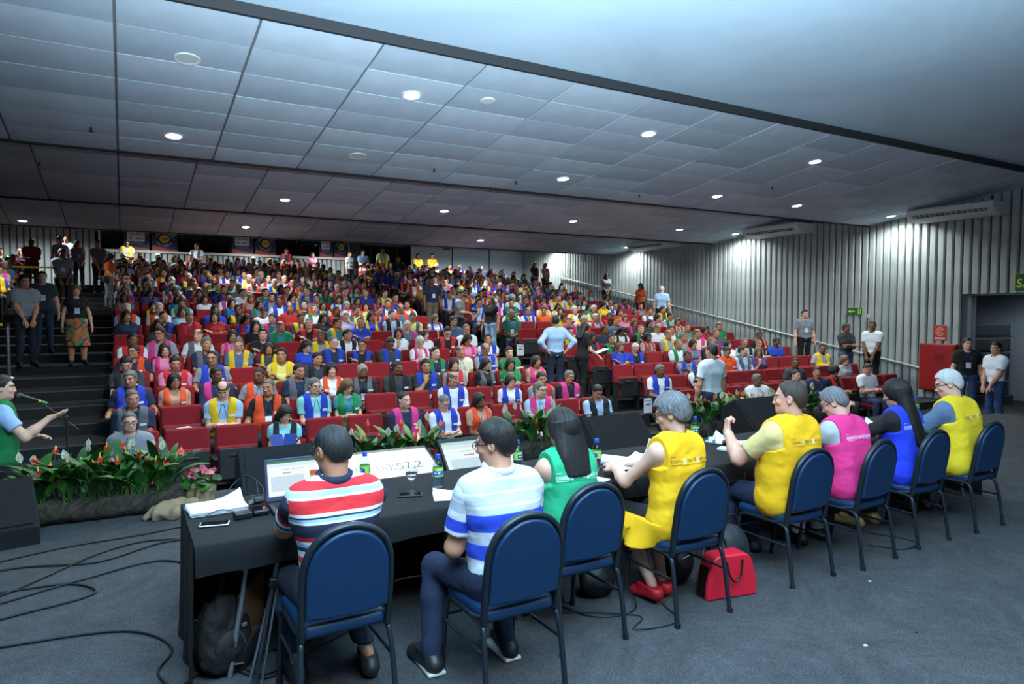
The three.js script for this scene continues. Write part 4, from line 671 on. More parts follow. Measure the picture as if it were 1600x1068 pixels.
[[4.55, 4.2, 0.3, 'loose white papers under the raised fist'], [4.75, 4.0, -0.2, 'more white papers right of the raised fist'], [5.75, 4.1, 0.5, 'papers before the pink vest'], [6.4, 4.0, 0.2, 'papers before the blue vest']].forEach(([x, d, a, l]) => solo('paper_stack', sheets(5, 0.22, 0.3, 0.06), paper, l, 'paper', onTable(x, d), a));
{ const t = thing('tray', 'white card box lying by the raised fist', 'box', onTable(4.3, 3.95), 0.4); mesh('body', rbox(0.1, 0.02, 0.16, 0.004, 0, 0.011, 0), paper, t); mesh('lid_line', box(0.101, 0.002, 0.161, 0, 0.014, 0), M('#b9bec4', 0.7), t); }
solo('booklet', sheets(3, 0.21, 0.28, 0.1), M('#e4ecf7', 0.7), 'open pale booklet held up before the pink vest', 'booklet', onTable(5.35, 4.12), 0.2);

// ---- floor screens, wedges ----------------------------------------------------------------------------------------------------
const timerTex = canvasTex(512, 300, (c, w, h) => { c.fillStyle = '#f7fbff'; c.fillRect(0, 0, w, h); c.fillStyle = '#3b4048'; c.font = '80px sans-serif'; c.textAlign = 'center'; c.fillText('00:00:57,2', w / 2, h * 0.58); });
function floorScreen(x, d, y, w, h, tilt, tex, k, label) {
  const t = thing('floor_monitor', label, 'monitor', at(x, d, 0));
  const s = new THREE.Group(); s.name = 'display'; t.add(s); s.position.set(0, y, 0); s.rotation.x = -(Math.PI / 2 - tilt);
  mesh('housing', rbox(w, h, 0.05, 0.01, 0, 0, -0.03), M('#15171a', 0.45), s); mesh('screen', mv(new THREE.PlaneGeometry(w - 0.04, h - 0.07), 0, -0.01, -0.0035), screenMat(tex, k), s);
  const l = new THREE.RectAreaLight(new THREE.Color(0.9, 0.97, 1), 0.8 * k, w - 0.04, h - 0.07); l.position.set(0, -0.01, 0.004); l.rotation.y = Math.PI; s.add(l);
  for (const sx of [-1, 1]) mesh('stand', join([bar([sx * w * 0.35, y - Math.sin(tilt) * h * 0.42 - 0.02, Math.cos(tilt) * h * 0.42], [sx * w * 0.38, 0, Math.cos(tilt) * h * 0.3], 0.014), bar([sx * w * 0.35, y + Math.sin(tilt) * h * 0.4 - 0.05, -Math.cos(tilt) * h * 0.4], [sx * w * 0.38, 0, -Math.cos(tilt) * h * 0.5], 0.014)]), blackPlastic, t);
}
floorScreen(1.81, 5.12, 0.67, 0.8, 0.54, 0.36, timerTex, 0.95, 'tilted floor screen with the timer 00:00:57,2');
floorScreen(2.7, 5.22, 0.63, 0.75, 0.46, 0.82, sheetTex('#bfe3d2'), 0.95, 'tilted floor screen with the spreadsheet behind the striped polo');
function wedge(x, d, w, h, dep, turn, label) {
  const t = thing('monitor_speaker', label, 'speaker', at(x, d), turn), sh = new THREE.Shape(); sh.moveTo(-dep / 2, 0); sh.lineTo(dep / 2, 0); sh.lineTo(dep / 2, h * 0.28); sh.lineTo(-dep * 0.22, h); sh.lineTo(-dep / 2, h * 0.86); sh.closePath();
  const g = new THREE.ExtrudeGeometry(sh, { depth: w - 0.03, bevelEnabled: true, bevelSize: 0.012, bevelThickness: 0.015, bevelSegments: 2 }); g.rotateY(-Math.PI / 2); g.translate((w - 0.03) / 2, 0.012, 0);
  mesh('cabinet', g, M('#08090b', 0.92), t);
  const a = Math.atan2(h * 0.72, dep * 0.72), len = Math.hypot(h * 0.72, dep * 0.72) - 0.06, q = rbox(w - 0.07, 0.012, len, 0.004); q.rotateX(a); q.translate(0, h * 0.64 + 0.025, dep * 0.14 + 0.012); mesh('grille', q, M('#0b0c0e', 0.95), t);
  for (const sx of [-1, 1]) mesh('handle', rbox(0.01, 0.05, 0.14, 0.004, sx * (w / 2 + 0.003), h * 0.4, 0), M('#060708', 0.6), t);
}
wedge(1.05, 5.15, 0.68, 0.86, 0.62, 0, 'large black wedge behind the open laptop');
wedge(4.62, 5.75, 0.78, 0.74, 0.7, 0, 'black wedge beyond the water bottle and green vest');
wedge(7.35, 6.1, 0.9, 0.72, 0.7, 0, 'black wedge in front of the long flower bed');
wedge(-0.98, 6.9, 0.62, 0.46, 0.55, 0.2, 'low black wedge at the left frame edge');
{ const t = thing('gooseneck_microphone', 'thin black gooseneck microphone before the far wedge', 'microphone', onTable(5.4, 4.25)); mesh('base', cyl(0.05, 0.045, 0.02, 0, 0, 0, 20), blackPlastic, t); mesh('neck', tube([[0, 0.02, 0], [0, 0.2, 0.01], [0.02, 0.34, 0.05], [0.06, 0.4, 0.12]], 0.004, 24, 6), blackPlastic, t); mesh('capsule', bar([0.06, 0.4, 0.12], [0.08, 0.41, 0.16], 0.009), blackPlastic, t); }

// ---- bags, cables and stands on the stage floor -------------------------------------------------------------------------------
{
  const t = thing('backpack', 'black backpack leaning on the table end', 'backpack', at(0.43, 3.83), 0.45), f = (x, y, z) => { let d = smin(ell(x, y, z, 0, 0.24, 0, 0.17, 0.25, 0.1), ell(x, y, z, 0, 0.12, 0.03, 0.16, 0.13, 0.11), 0.08) + 0.012 * nz(x * 16, y * 13, z * 16) + 0.005 * nz(x * 40, y * 30, z * 40); return Math.max(d, -y); };
  mesh('body', net(f, [-0.22, -0.02, -0.16], [0.22, 0.54, 0.18], 0.011), M('#08090a', 0.8), t);
  const pk = (x, y, z) => ell(x, y, z, 0, 0.17, 0.09, 0.125, 0.12, 0.06) + 0.008 * nz(x * 22, y * 22, z * 22); mesh('pocket', net(pk, [-0.16, 0.02, 0], [0.16, 0.32, 0.18], 0.01), M('#0b0c0e', 0.75), t);
  mesh('handle', tube([[-0.05, 0.44, 0], [-0.03, 0.5, 0], [0.03, 0.5, 0], [0.05, 0.44, 0]], 0.01, 16, 8), M('#0b0c0d', 0.8), t);
  for (const s of [-1, 1]) mesh('strap', tube([[s * 0.08, 0.44, -0.07], [s * 0.12, 0.3, -0.13], [s * 0.13, 0.12, -0.12], [s * 0.12, 0.02, -0.06]], 0.016, 24, 6).scale(1, 1, 0.7), M('#0b0c0d', 0.8), t);
  mesh('zip', tube([[0.02, 0.28, 0.125], [0.04, 0.24, 0.14], [0.05, 0.19, 0.15]], 0.004, 12, 5), M('#7d8084', 0.3, 0.7), t); mesh('strap', rot(rbox(0.07, 0.3, 0.03, 0.01), 0.3, 0, -0.35).translate(0.08, 0.14, 0.14), M('#0b0c0d', 0.8), t); mesh('zip_pull', bar([-0.03, 0.09, 0.15], [0.03, 0.075, 0.155], 0.005), M('#9a9da1', 0.3, 0.7), t); t.scale.setScalar(0.84); mesh('buckle', rbox(0.035, 0.025, 0.012, 0.004, 0.06, 0.3, 0.125), M('#a5a8ab', 0.3, 0.7), t);
  const b = solo('cardboard_sheet', [rbox(0.3, 0.42, 0.012, 0.003, 0, 0.21, 0)], M('#7d5734', 0.85), 'brown cardboard sheet leaning behind the backpack', 'cardboard', at(0.58, 3.95), 1.15); b.rotation.set(0.1, 1.0, 0.16, 'YXZ'); b.position.y = 0.025;
}
{
  const t = thing('handbag', 'red structured handbag under the long yellow vest', 'handbag', at(3.48, 3.2), -0.2), red = M('#cf1c33', 0.4), sh = new THREE.Shape(); sh.moveTo(-0.18, 0); sh.lineTo(0.18, 0); sh.quadraticCurveTo(0.19, 0.1, 0.14, 0.23); sh.quadraticCurveTo(0.13, 0.26, 0.09, 0.265); sh.lineTo(-0.09, 0.265); sh.quadraticCurveTo(-0.13, 0.26, -0.14, 0.23); sh.quadraticCurveTo(-0.19, 0.1, -0.18, 0); const g = new THREE.ExtrudeGeometry(sh, { depth: 0.1, bevelEnabled: true, bevelSize: 0.012, bevelThickness: 0.02, bevelSegments: 4, curveSegments: 8 }); g.translate(0, 0.012, -0.05);
  mesh('body', g, red, t);
  for (const s of [-1, 1]) { mesh('side_gusset', rot(rbox(0.02, 0.2, 0.1, 0.009), 0, 0, s * 0.16).translate(s * 0.178, 0.115, 0), M('#17130f', 0.5), t); mesh('handle', tube([[-0.07, 0.2, s * 0.072], [-0.065, 0.26, s * 0.085], [-0.04, s > 0 ? 0.16 : 0.35, s * 0.1], [0, s > 0 ? 0.12 : 0.37, s * 0.1], [0.04, s > 0 ? 0.16 : 0.35, s * 0.1], [0.065, 0.26, s * 0.085], [0.07, 0.2, s * 0.072]], 0.007, 40, 8), M('#17130f', 0.4), t); }
  for (const x of [-0.16, 0.16]) for (const z of [-0.05, 0.05]) mesh('stud', new THREE.SphereGeometry(0.009, 8, 6).translate(x, 0.006, z), M('#b9a36a', 0.3, 0.8), t);
  const soft = (seedz, sx, sy, sz) => net((x, y, z) => Math.max(ell(x, y, z, 0, sy * 0.9, 0, sx, sy, sz) + 0.012 * nz(x * 14 + seedz, y * 12, z * 14), -y), [-sx - 0.03, -0.02, -sz - 0.03], [sx + 0.03, sy * 2.1, sz + 0.03], 0.012);
  const b = thing('tote_bag', 'soft black bag beside the red handbag', 'bag', at(3.35, 3.52), 0.4); mesh('body', soft(1, 0.13, 0.15, 0.1), M('#0d0e10', 0.6), b); mesh('strap', tube([[-0.08, 0.24, 0], [-0.06, 0.34, 0], [0.06, 0.34, 0], [0.08, 0.24, 0]], 0.008, 20, 6), M('#0d0e10', 0.5), b); mesh('trim', tube([[-0.1, 0.2, 0.07], [0, 0.22, 0.1], [0.1, 0.2, 0.07]], 0.004, 14, 5), M('#9a9ea3', 0.3, 0.7), b);
  const c = thing('tote_bag', 'small black bag under the green vest chair', 'bag', at(2.72, 3.62), 0.1); mesh('body', soft(5, 0.14, 0.12, 0.1), M('#101114', 0.6), c); mesh('strap', tube([[-0.09, 0.2, 0], [-0.05, 0.3, 0.02], [0.05, 0.3, 0.02], [0.09, 0.2, 0]], 0.008, 20, 6), M('#101114', 0.5), c);
  const d = thing('tote_bag', 'dark grey rucksack standing behind the red handbag', 'bag', at(3.78, 3.45), 0.1); mesh('body', soft(9, 0.16, 0.19, 0.11), M('#22262c', 0.7), d); mesh('strap', tube([[-0.1, 0.34, 0], [-0.05, 0.42, 0], [0.05, 0.42, 0], [0.1, 0.34, 0]], 0.009, 20, 6), M('#15171a', 0.6), d);
}
{
  const rub = M('#0c0d0f', 0.65), cable = (pts, label, r = 0.008) => solo('floor_cable', [tube(pts.map(([x, d, y = 0.009]) => [x, y, -d]), r, pts.length * 14, 6)], rub, label, 'cable', null, 0, 'cables across the stage floor');
  cable([[-2.2, 5.1], [-1.0, 5.3], [-0.3, 5.6], [0.2, 5.75], [0.5, 5.4], [0.9, 5.0], [1.3, 4.9]], 'nearest of the cables crossing left floor to the table');
  cable([[-1.6, 5.6], [-0.8, 6.1], [-0.2, 5.95], [0.3, 6.2], [0.9, 5.9], [1.2, 5.6]], 'cable bending along the front of the flower bed');
  cable([[-2.0, 5.35], [-0.9, 5.45], [-0.2, 6.15], [0.1, 6.3], [0.6, 6.15], [1.0, 6.3]], 'cable crossing the other cables near flowers');
  cable([[-1.8, 4.75], [-0.7, 4.7], [0.0, 4.55], [0.2, 4.2], [0.12, 3.95], [0.2, 3.75], [0.35, 3.9], [0.5, 4.2]], 'cable curling round the table end near the backpack');
  cable([[-0.9, 6.3], [-0.45, 6.45], [0.1, 6.5], [0.7, 6.6], [1.2, 6.3]], 'farthest cable close to the sacking of flowers');
  cable([[-1.3, 5.0], [-0.6, 5.15], [-0.2, 5.3], [-0.35, 5.55], [-0.9, 5.62]], 'short cable loop in the left floor bundle');
  cable([[0.42, 3.9], [0.6, 3.62], [0.8, 3.72], [0.72, 3.9], [0.52, 3.82], [0.6, 3.66], [0.9, 3.8], [1.3, 4.0]], 'tangled cables on carpet below the first chair', 0.005);
  cable([[2.35, 3.5], [2.6, 3.35], [2.75, 3.2], [2.6, 3.1], [2.9, 3.05], [3.0, 3.3]], 'thin cable loop on carpet below the green vest', 0.004);
  cable([[5.2, 3.3], [5.35, 3.1], [5.6, 3.15], [5.5, 3.5]], 'thin cable loop on carpet below the pink vest', 0.004);
  const st = thing('light_stand', 'thin folded metal stand leaning against the table end', 'stand', at(0.54, 3.62)); mesh('tube', bar([0.0, 0.02, 0.06], [0.14, 0.66, -0.01], 0.012), M('#3b4046', 0.35, 0.6), st); mesh('leg', bar([-0.03, 0.0, 0.04], [0.11, 0.5, -0.02], 0.007), M('#7d838a', 0.35, 0.7), st); mesh('leg', bar([0.03, 0.0, 0.05], [0.13, 0.5, 0.0], 0.007), M('#7d838a', 0.35, 0.7), st); mesh('collar', rot(rbox(0.045, 0.05, 0.045, 0.01), 0, 0, -0.2).translate(0.105, 0.5, 0.005), blackPlastic, st); mesh('collar', rot(rbox(0.04, 0.04, 0.04, 0.01), 0, 0, -0.2).translate(0.135, 0.64, -0.008), blackPlastic, st);
}

[[1350, 0.012, '#d8d8d0', 'white paper scrap on the carpet at bottom right'], [1436, 0.008, '#15161a', 'dark crumb on the carpet at lower right'], [1072, 0.01, '#cfd3d6', 'pale paper crumb on carpet near the fifth chair']].forEach(([k, r, c, l], i) => { const g = new THREE.IcosahedronGeometry(r, 1), p = g.attributes.position; for (let j = 0; j < p.count; j++) p.setXYZ(j, p.getX(j) * (1.4 + nz(j, 1, 0) * 0.5), p.getY(j) * 0.3, p.getZ(j)); solo('floor_scrap', g, M(c, 0.9), l, 'scrap', at([3.62, 4.03, 4.52][i], [2.3, 2.25, 2.85][i], r * 0.3)); });
// ---- auditorium seats ---------------------------------------------------------------------------------------------------------
const seatRed = M('#860d18', 0.92), seatBlack = M('#111316', 0.6);
function seatParts(folded) {
  const back = rbox(0.5, 0.52, 0.09, 0.04, 0, 0, 0); back.rotateX(-0.2); back.translate(0, 0.68, -0.02);
  const shell = rbox(0.46, 0.44, 0.03, 0.012); shell.rotateX(-0.2); shell.translate(0, 0.64, -0.075);
  const l = [['backrest', back, seatRed], ['back_shell', shell, seatBlack]];
  if (folded) { const c = rbox(0.47, 0.4, 0.08, 0.03); c.rotateX(-0.12); c.translate(0, 0.5, 0.1); const b = rbox(0.45, 0.38, 0.04, 0.018); b.rotateX(-0.12); b.translate(0, 0.49, 0.155); const h = rbox(0.2, 0.035, 0.02, 0.008); h.rotateX(-0.12); h.translate(0, 0.6, 0.17); l.push(['seat', c, seatRed], ['seat_shell', b, seatBlack], ['handle', h, M('#1d2024', 0.4)]); } else l.push(['seat', rbox(0.47, 0.1, 0.44, 0.04, 0, 0.36, 0.24), seatRed], ['seat_shell', rbox(0.45, 0.04, 0.4, 0.015, 0, 0.29, 0.24), seatBlack]);
  for (const s of [-1, 1]) l.push(['armrest', rbox(0.05, 0.035, 0.32, 0.012, s * 0.27, 0.58, 0.14), seatBlack], ['side_panel', rbox(0.035, 0.56, 0.16, 0.01, s * 0.27, 0.28, 0.06), seatBlack]);
  return l;
}
const seatKinds = [false, true].map(seatParts);
const SEAT = 0.55, blockX = { C: 0.1, R: 8.85, L: -3.1 }, blockN = { C: 13, R: 12, L: 9 }, seatX = (b, j) => b === 'L' ? -2.9 - SEAT * j : blockX[b] + SEAT * j, rowD = (k) => tierD(k) + 0.75;
const rowName = ['', 'front row', 'second row', 'third row', 'fourth row', 'fifth row', 'sixth row', 'seventh row', 'eighth row', 'ninth row', 'tenth row', 'eleventh row', 'twelfth row', 'thirteenth row', 'fourteenth row', 'fifteenth row', 'sixteenth row', 'seventeenth row', 'eighteenth row', 'nineteenth row', 'twentieth row', 'last row'];
const blockName = { C: 'middle block', R: 'right block', L: 'far left block' };
// who sits where: sex, vest, shirt, hair, skin, extras; '.' an empty seat
const TABLE = { C: [
'm-GglG . . fkABlK . . mpNkl mbWgl foXKd . mpSglG . mkSkmK',
'maNgm . mySbl moKgm mbAglG fgTLl . . mbWbm . fbWklG mrGkm mpKgmG',
'mbNgm foXKmG mpNkd moGkd maNkm foWkl faKsd mkDkd mbFkm frZBl faKKm fgEKmG fpXBm',
'mkDkl mrPkm mbGkmG . myLkm mkDkm . . . mgNkl m-Cbm mbZbmG mgEkl',
'moNkmG fpPBlG maNgm myMgl fyDBm f-BBl mbNglG mbKkmG mbDkd fpWwlG . fpPkm mbWkm',
'mrWkd mpGkmG maWbl fpPBm m-Kkl . myGkd mkWkm . f-WKm f-WBl mrKklG m-WgmG',
'. f-DKmG . . f-KKl * mrKgl myTkm m-Bkm . * . m-Mkm',
'f-Nkm * mrRgm f-RKl * mpTkl myDkm f-Kkm f-Vwl fyBKm mkSkl maLkm fbWLl',
'moSwl moWwlG * m-Bkd myKkd m-Wkm m-Rbm mgWgl mrNkd * * * *',
'* * mgSkm * * * * * * * * * *'], R: [
'. . . m-Wgd . m-Gkl m-NkmB frKkm . m-Wkm . .',
'mbWgd . mkWglS . . . . m-Dkd . . f-ZLl .',
'. . . mbGkd . moOkm maSkl f-ULm . . . myZkd',
'. fbBLm mbKwlG . mgWgmG fpTkm mrNgm f-WKl mkAgm mkCgm m-BkdB .',
'. frNkd mgKkm . frZKd myGbmG moGgm mpCbm m-Ugm . . moKkd',
'. * . m-Nkd * mgKgl m-Wbm mgWkm mgGkm fpRkm mgEbm .',
'. * mpGbl * . m-Mkm * f-DKm . * . .',
'* * . fyYkm myWkm * mrKkd f-Pgl . fpZKl mgWkm .',
'. * mbWbm m-Okm * myWwl * . foOkm . maWkm myDkm',
'* * mgBkm * myWgm * . fgEKm fyYkl mbWkm . *',
'* * mbWgl * * * myWkm myGkm * . mkWkm *',
'* * * * * * moKgd * * * . *'] };
const VEST = { y: '#d9b310', o: '#d6461c', p: '#c9317c', b: '#1c37a8', g: '#14793f', r: '#bd1f24', a: '#595c63', k: '#15161a' }, VNAME = { y: 'yellow', o: 'orange', p: 'pink', b: 'blue', g: 'green', r: 'red', a: 'grey', k: 'black' };
const SHIRT = { W: '#d9dee6', K: '#131417', N: '#1a2746', G: '#868b93', D: '#33383d', S: '#9fbddc', A: '#7fc7c9', T: '#2e7f86', L: '#d8d07a', C: '#d5cfb6', P: '#d07a9b', R: '#a81d22', B: '#1f3fae', E: '#2a8148', F: '#22382c', V: '#b3a6cf', U: '#5c3f6e', M: '#4b6486', X: '#b98a72', Z: '#9b9ba0', O: '#d0561f', Y: '#d2b52a' };
const SNAME = { W: 'white', K: 'black', N: 'navy', G: 'grey', D: 'charcoal', S: 'sky blue', A: 'aqua', T: 'teal', L: 'pale yellow', C: 'cream', P: 'rose', R: 'red', B: 'royal blue', E: 'green', F: 'dark green', V: 'lavender', U: 'purple', M: 'denim blue', X: 'beige', Z: 'grey patterned', O: 'orange', Y: 'yellow' };
const SL = 0.36, base = { seat: 1, seatY: SL, pz: 0.16, lean: -0.14, lean2: -0.1, neck: 0.06, vest: 1, s: 0.95, kr: [-0.12, 0.44, 0.56], kl: [0.12, 0.44, 0.56], ar: [-0.12, 0.09, 0.52], al: [0.12, 0.09, 0.52] };
const P = (o) => ({ ...base, ...o });
const POSES = { m: [
  P({ r: { w: [-0.06, 0.58, 0.4] }, l: { w: [0.06, 0.59, 0.41] }, head: [0.3, 0.05, 0] }),
  P({ r: { w: [0.1, 0.76, 0.3], pole: [-0.8, -0.7, 0] }, l: { w: [-0.1, 0.79, 0.31], pole: [0.8, -0.7, 0] }, head: [-0.1, 0, 0], sleeve: 1.9 }),
  P({ r: { w: [-0.03, 0.83, 0.3], dir: [0.1, 1, -0.15], nor: [0, 0, -1], curl: 0.9, pole: [-0.5, -1, 0] }, l: { w: [0.03, 0.6, 0.36] }, head: [0.1, 0.14, 0.05], lean: 0.02 }),
  P({ r: { w: [-0.06, 0.68, 0.42], curl: 0.8 }, l: { w: [0.06, 0.68, 0.42], curl: 0.8 }, head: [0.05, 0.5, 0] }),
  P({ r: { w: [-0.26, 0.64, 0.38] }, l: { w: [0.26, 0.64, 0.38] }, head: [-0.4, 0.02, 0], fat: 0.1 }),
  P({ r: { w: [-0.1, 0.56, 0.46] }, l: { w: [0.1, 0.58, 0.44] }, head: [0.75, 0.04, 0], sleeve: 1.92 })], f: [
  P({ r: { w: [-0.05, 0.58, 0.38] }, l: { w: [0.05, 0.6, 0.38] }, head: [0.25, 0.04, 0], s: 0.92 }),
  P({ r: { w: [-0.04, 0.8, 0.27], dir: [0.15, 1, -0.15], nor: [0, 0, -1], curl: 0.9, pole: [-0.5, -1, 0] }, l: { w: [0.02, 0.62, 0.34] }, head: [-0.2, 0.1, 0.08], s: 0.92 }),
  P({ r: { w: [-0.06, 0.68, 0.4], curl: 0.8 }, l: { w: [0.06, 0.68, 0.4], curl: 0.8 }, head: [0.4, 0.4, 0], s: 0.92, sleeve: 0.4 }),
  P({ r: { w: [0.08, 0.72, 0.28], pole: [-0.8, -0.7, 0] }, l: { w: [-0.08, 0.75, 0.28], pole: [0.8, -0.7, 0] }, head: [0.1, 0, 0], s: 0.92, sleeve: 1.85 })] };
const NEAR = [0.06, 0.0095, 0.012, 0.024], FAR = [0.08, 0.015, 0.019, 0.04];
const figs = {};
function seatedFig(sex, pose, near) {
  const key = sex + pose + near; if (figs[key]) return figs[key];
  const f = figure({ ...POSES[sex][pose], sex, c: near ? NEAR : FAR, fold: near ? 0.003 : 0.001 });
  const sf = f.shirtField, O = (x, y) => V(x, y, 0.6), X = V(1, 0, 0), Y = V(0, 1, 0), Z = V(0, 0, -1), cy = f.chest.y;
  f.badge = printOn(sf, O(0.0, cy - 0.1), X, Y, Z, 0.085, 0.11, 3, 3, 0.008);
  f.cord = join([-1, 1].map((k) => printOn(sf, O(k * 0.035, cy + 0.05), V(0.97, k * 0.25, 0), V(-k * 0.25, 0.97, 0), Z, 0.008, 0.2, 1, 8, 0.006)));
  f.logo = printOn((x, y, z) => Math.min(f.vestField(x, y, z), sf(x, y, z)), O(0.115, cy + 0.0), X, Y, Z, 0.075, 0.03, 4, 2, 0.005);
  return (figs[key] = f);
}
const logoMat = M('#d7dade', 0.7), badgeMat = M('#cfd6e2', 0.6), cordMat = M('#27407c', 0.8), trouserCols = ['#1b2233', '#15171a', '#2b3550', '#3b3a38', '#4d4a43'];
const HK = { m: { k: ['short', 'crop', 'short'], g: ['short', 'crop'], w: ['short'], b: ['bald'], K: ['mid'], B: ['short'], L: ['short'], s: ['scarf'] }, f: { k: ['bob', 'mid'], g: ['bob'], w: ['bob'], b: ['bob'], K: ['long', 'mid'], B: ['long', 'mid'], L: ['mid', 'long'], s: ['scarf'] } };
function dress(t, f, look, cell) {
  mesh('body', f.body, skinMat(SKIN[look.skin]), t);
  const h = mesh('hair', hairGeo(look.hairKind, cell), hairMat(HAIRC[look.hair], look.hair === 'g' ? 1 : 0), t); h.applyMatrix4(f.head);
  mesh('shirt', f.shirt, cloth(SHIRT[look.shirt]), t);
  if (look.vest !== '-' && f.vest) mesh('vest', f.vest, cloth(VEST[look.vest]), t);
  if (f.trousers) mesh('trousers', f.trousers, cloth(look.legs), t);
}
function lookOf(tok) { const [sex, vest, shirt, hair, skin] = tok; return { sex, vest, shirt, hair, skin, extra: tok.slice(5) }; }
const randTok = () => { const sex = rnd() < 0.68 ? 'm' : 'f'; return sex + pick('yyoopppbbbggrra k--'.replace(' ', '').split('')) + pick('WWWSGNKDBTLM'.split('')) + (sex === 'm' ? pick('kkkkkgwb'.split('')) : pick('kKKBBL'.split(''))) + pick('llmmmd'.split('')) + (rnd() < 0.2 ? 'G' : ''); };
const crowd = [], extraSeats = [];
let people = 0;
for (const b of ['C', 'R', 'L']) for (let k = 1; k <= ROWS; k++) {
  const row = TABLE[b]?.[k - 1]?.split(' ');
  for (let j = 0; j < blockN[b]; j++) {
    if (b === 'L' && (k < 9 || j > 2)) continue;
    let tok = row ? row[j] : '*';
    if (tok === '*') tok = rnd() < (k < 9 ? 0.8 : 0.93) ? randTok() : '.';
    if (b === 'L' && k < 12 && j === 0) tok = '.';
    const x = seatX(b, j), d = rowD(k), y = tierY(k), occupied = tok !== '.', near = k <= 3;
    const where = (b === 'L' ? ['first', 'second', 'third'][j] + ' seat from aisle' : ordinal[j] + ' from left') + ', ' + rowName[k] + ', ' + blockName[b];
    if (k <= 12) {
      const s = thing('auditorium_seat', (occupied ? 'occupied' : 'empty folded') + ' red auditorium seat, ' + where, 'seat', at(x, d, y), 0, 'red auditorium seats');
      seatKinds[occupied ? 0 : 1].forEach(([n, g, m]) => mesh(n, g, m, s));
    } else extraSeats.push([x, y, d, occupied]);
    if (!occupied) continue;
    const L = lookOf(tok); L.hairKind = pick(HK[L.sex][L.hair]); L.legs = pick(trouserCols);
    const np = POSES[L.sex].length, pw = rnd(); let pose = L.extra.includes('K') ? (L.sex === 'm' ? 3 : 2) : L.extra.includes('S') ? 1 : L.sex === 'm' ? (pw < 0.32 ? 0 : pw < 0.46 ? 1 : pw < 0.54 ? 2 : pw < 0.66 ? 3 : pw < 0.84 ? 4 : 5) : (pw < 0.45 ? 0 : pw < 0.55 ? 1 : pw < 0.75 ? 2 : 3);
    const turn = rr(-0.2, 0.2) + (b === 'R' ? -0.25 : b === 'C' ? -0.05 + j * -0.01 : 0.2);
    if (k > 12) { crowd.push({ L, pose, x: x + rr(-0.04, 0.04), y, d, turn }); continue; }
    const f = seatedFig(L.sex, pose, near), hasVest = L.vest !== '-';
    const t = thing('person', 'seated person in ' + (hasVest ? VNAME[L.vest] + ' vest' + (SNAME[L.shirt].includes(' ') ? '' : ' over ' + SNAME[L.shirt]) : SNAME[L.shirt] + ' top') + ', ' + where, 'person', at(x + rr(-0.04, 0.04), d - rr(-0.02, 0.05), y), turn, 'seated audience'); t.scale.set(1, rr(0.95, 1.05), 1); t.rotation.z = rr(-0.04, 0.04);
    people++;
    dress(t, f, L, near ? 0.0095 : 0.016);
    if (near) f.shoes.forEach((s) => mesh('shoe', s, M('#121315', 0.5), t));
    if (hasVest && k <= 6) mesh('chest_print', f.logo, logoMat, t);
    if (L.extra.includes('B') || (k <= 8 && rnd() < 0.35)) { mesh('badge', f.badge, badgeMat, t); mesh('lanyard', f.cord, cordMat, t); }
    if (L.extra.includes('G')) mesh('glasses', GLASSES, M('#1a1b1e', 0.3), t).applyMatrix4(f.head);
    if (L.extra.includes('K')) {
      const mid = f.arms.r.W.clone().lerp(f.arms.l.W, 0.5).add(V(0, 0.07, 0.07)).applyAxisAngle(V(0, 1, 0), turn), o = thing(L.sex === 'f' ? 'booklet' : 'smartphone', L.sex === 'f' ? 'open blue booklet held in the front row, fourth seat' : 'dark phone held by the black vest at the aisle end', L.sex === 'f' ? 'booklet' : 'phone', at(x + mid.x, d - mid.z, y + mid.y), turn);
      if (L.sex === 'f') { for (const s of [-1, 1]) { mesh('cover', rot(box(0.15, 0.21, 0.004), -0.5, s * -0.35).translate(s * 0.07, 0, 0), M('#1e3a8e', 0.5), o); mesh('pages', rot(box(0.14, 0.2, 0.006), -0.5, s * -0.35).translate(s * 0.068, 0.002, -0.006), paper, o); } } else { mesh('case', rot(rbox(0.075, 0.15, 0.01, 0.004), -0.5), blackPlastic, o); }
    }
  }
}
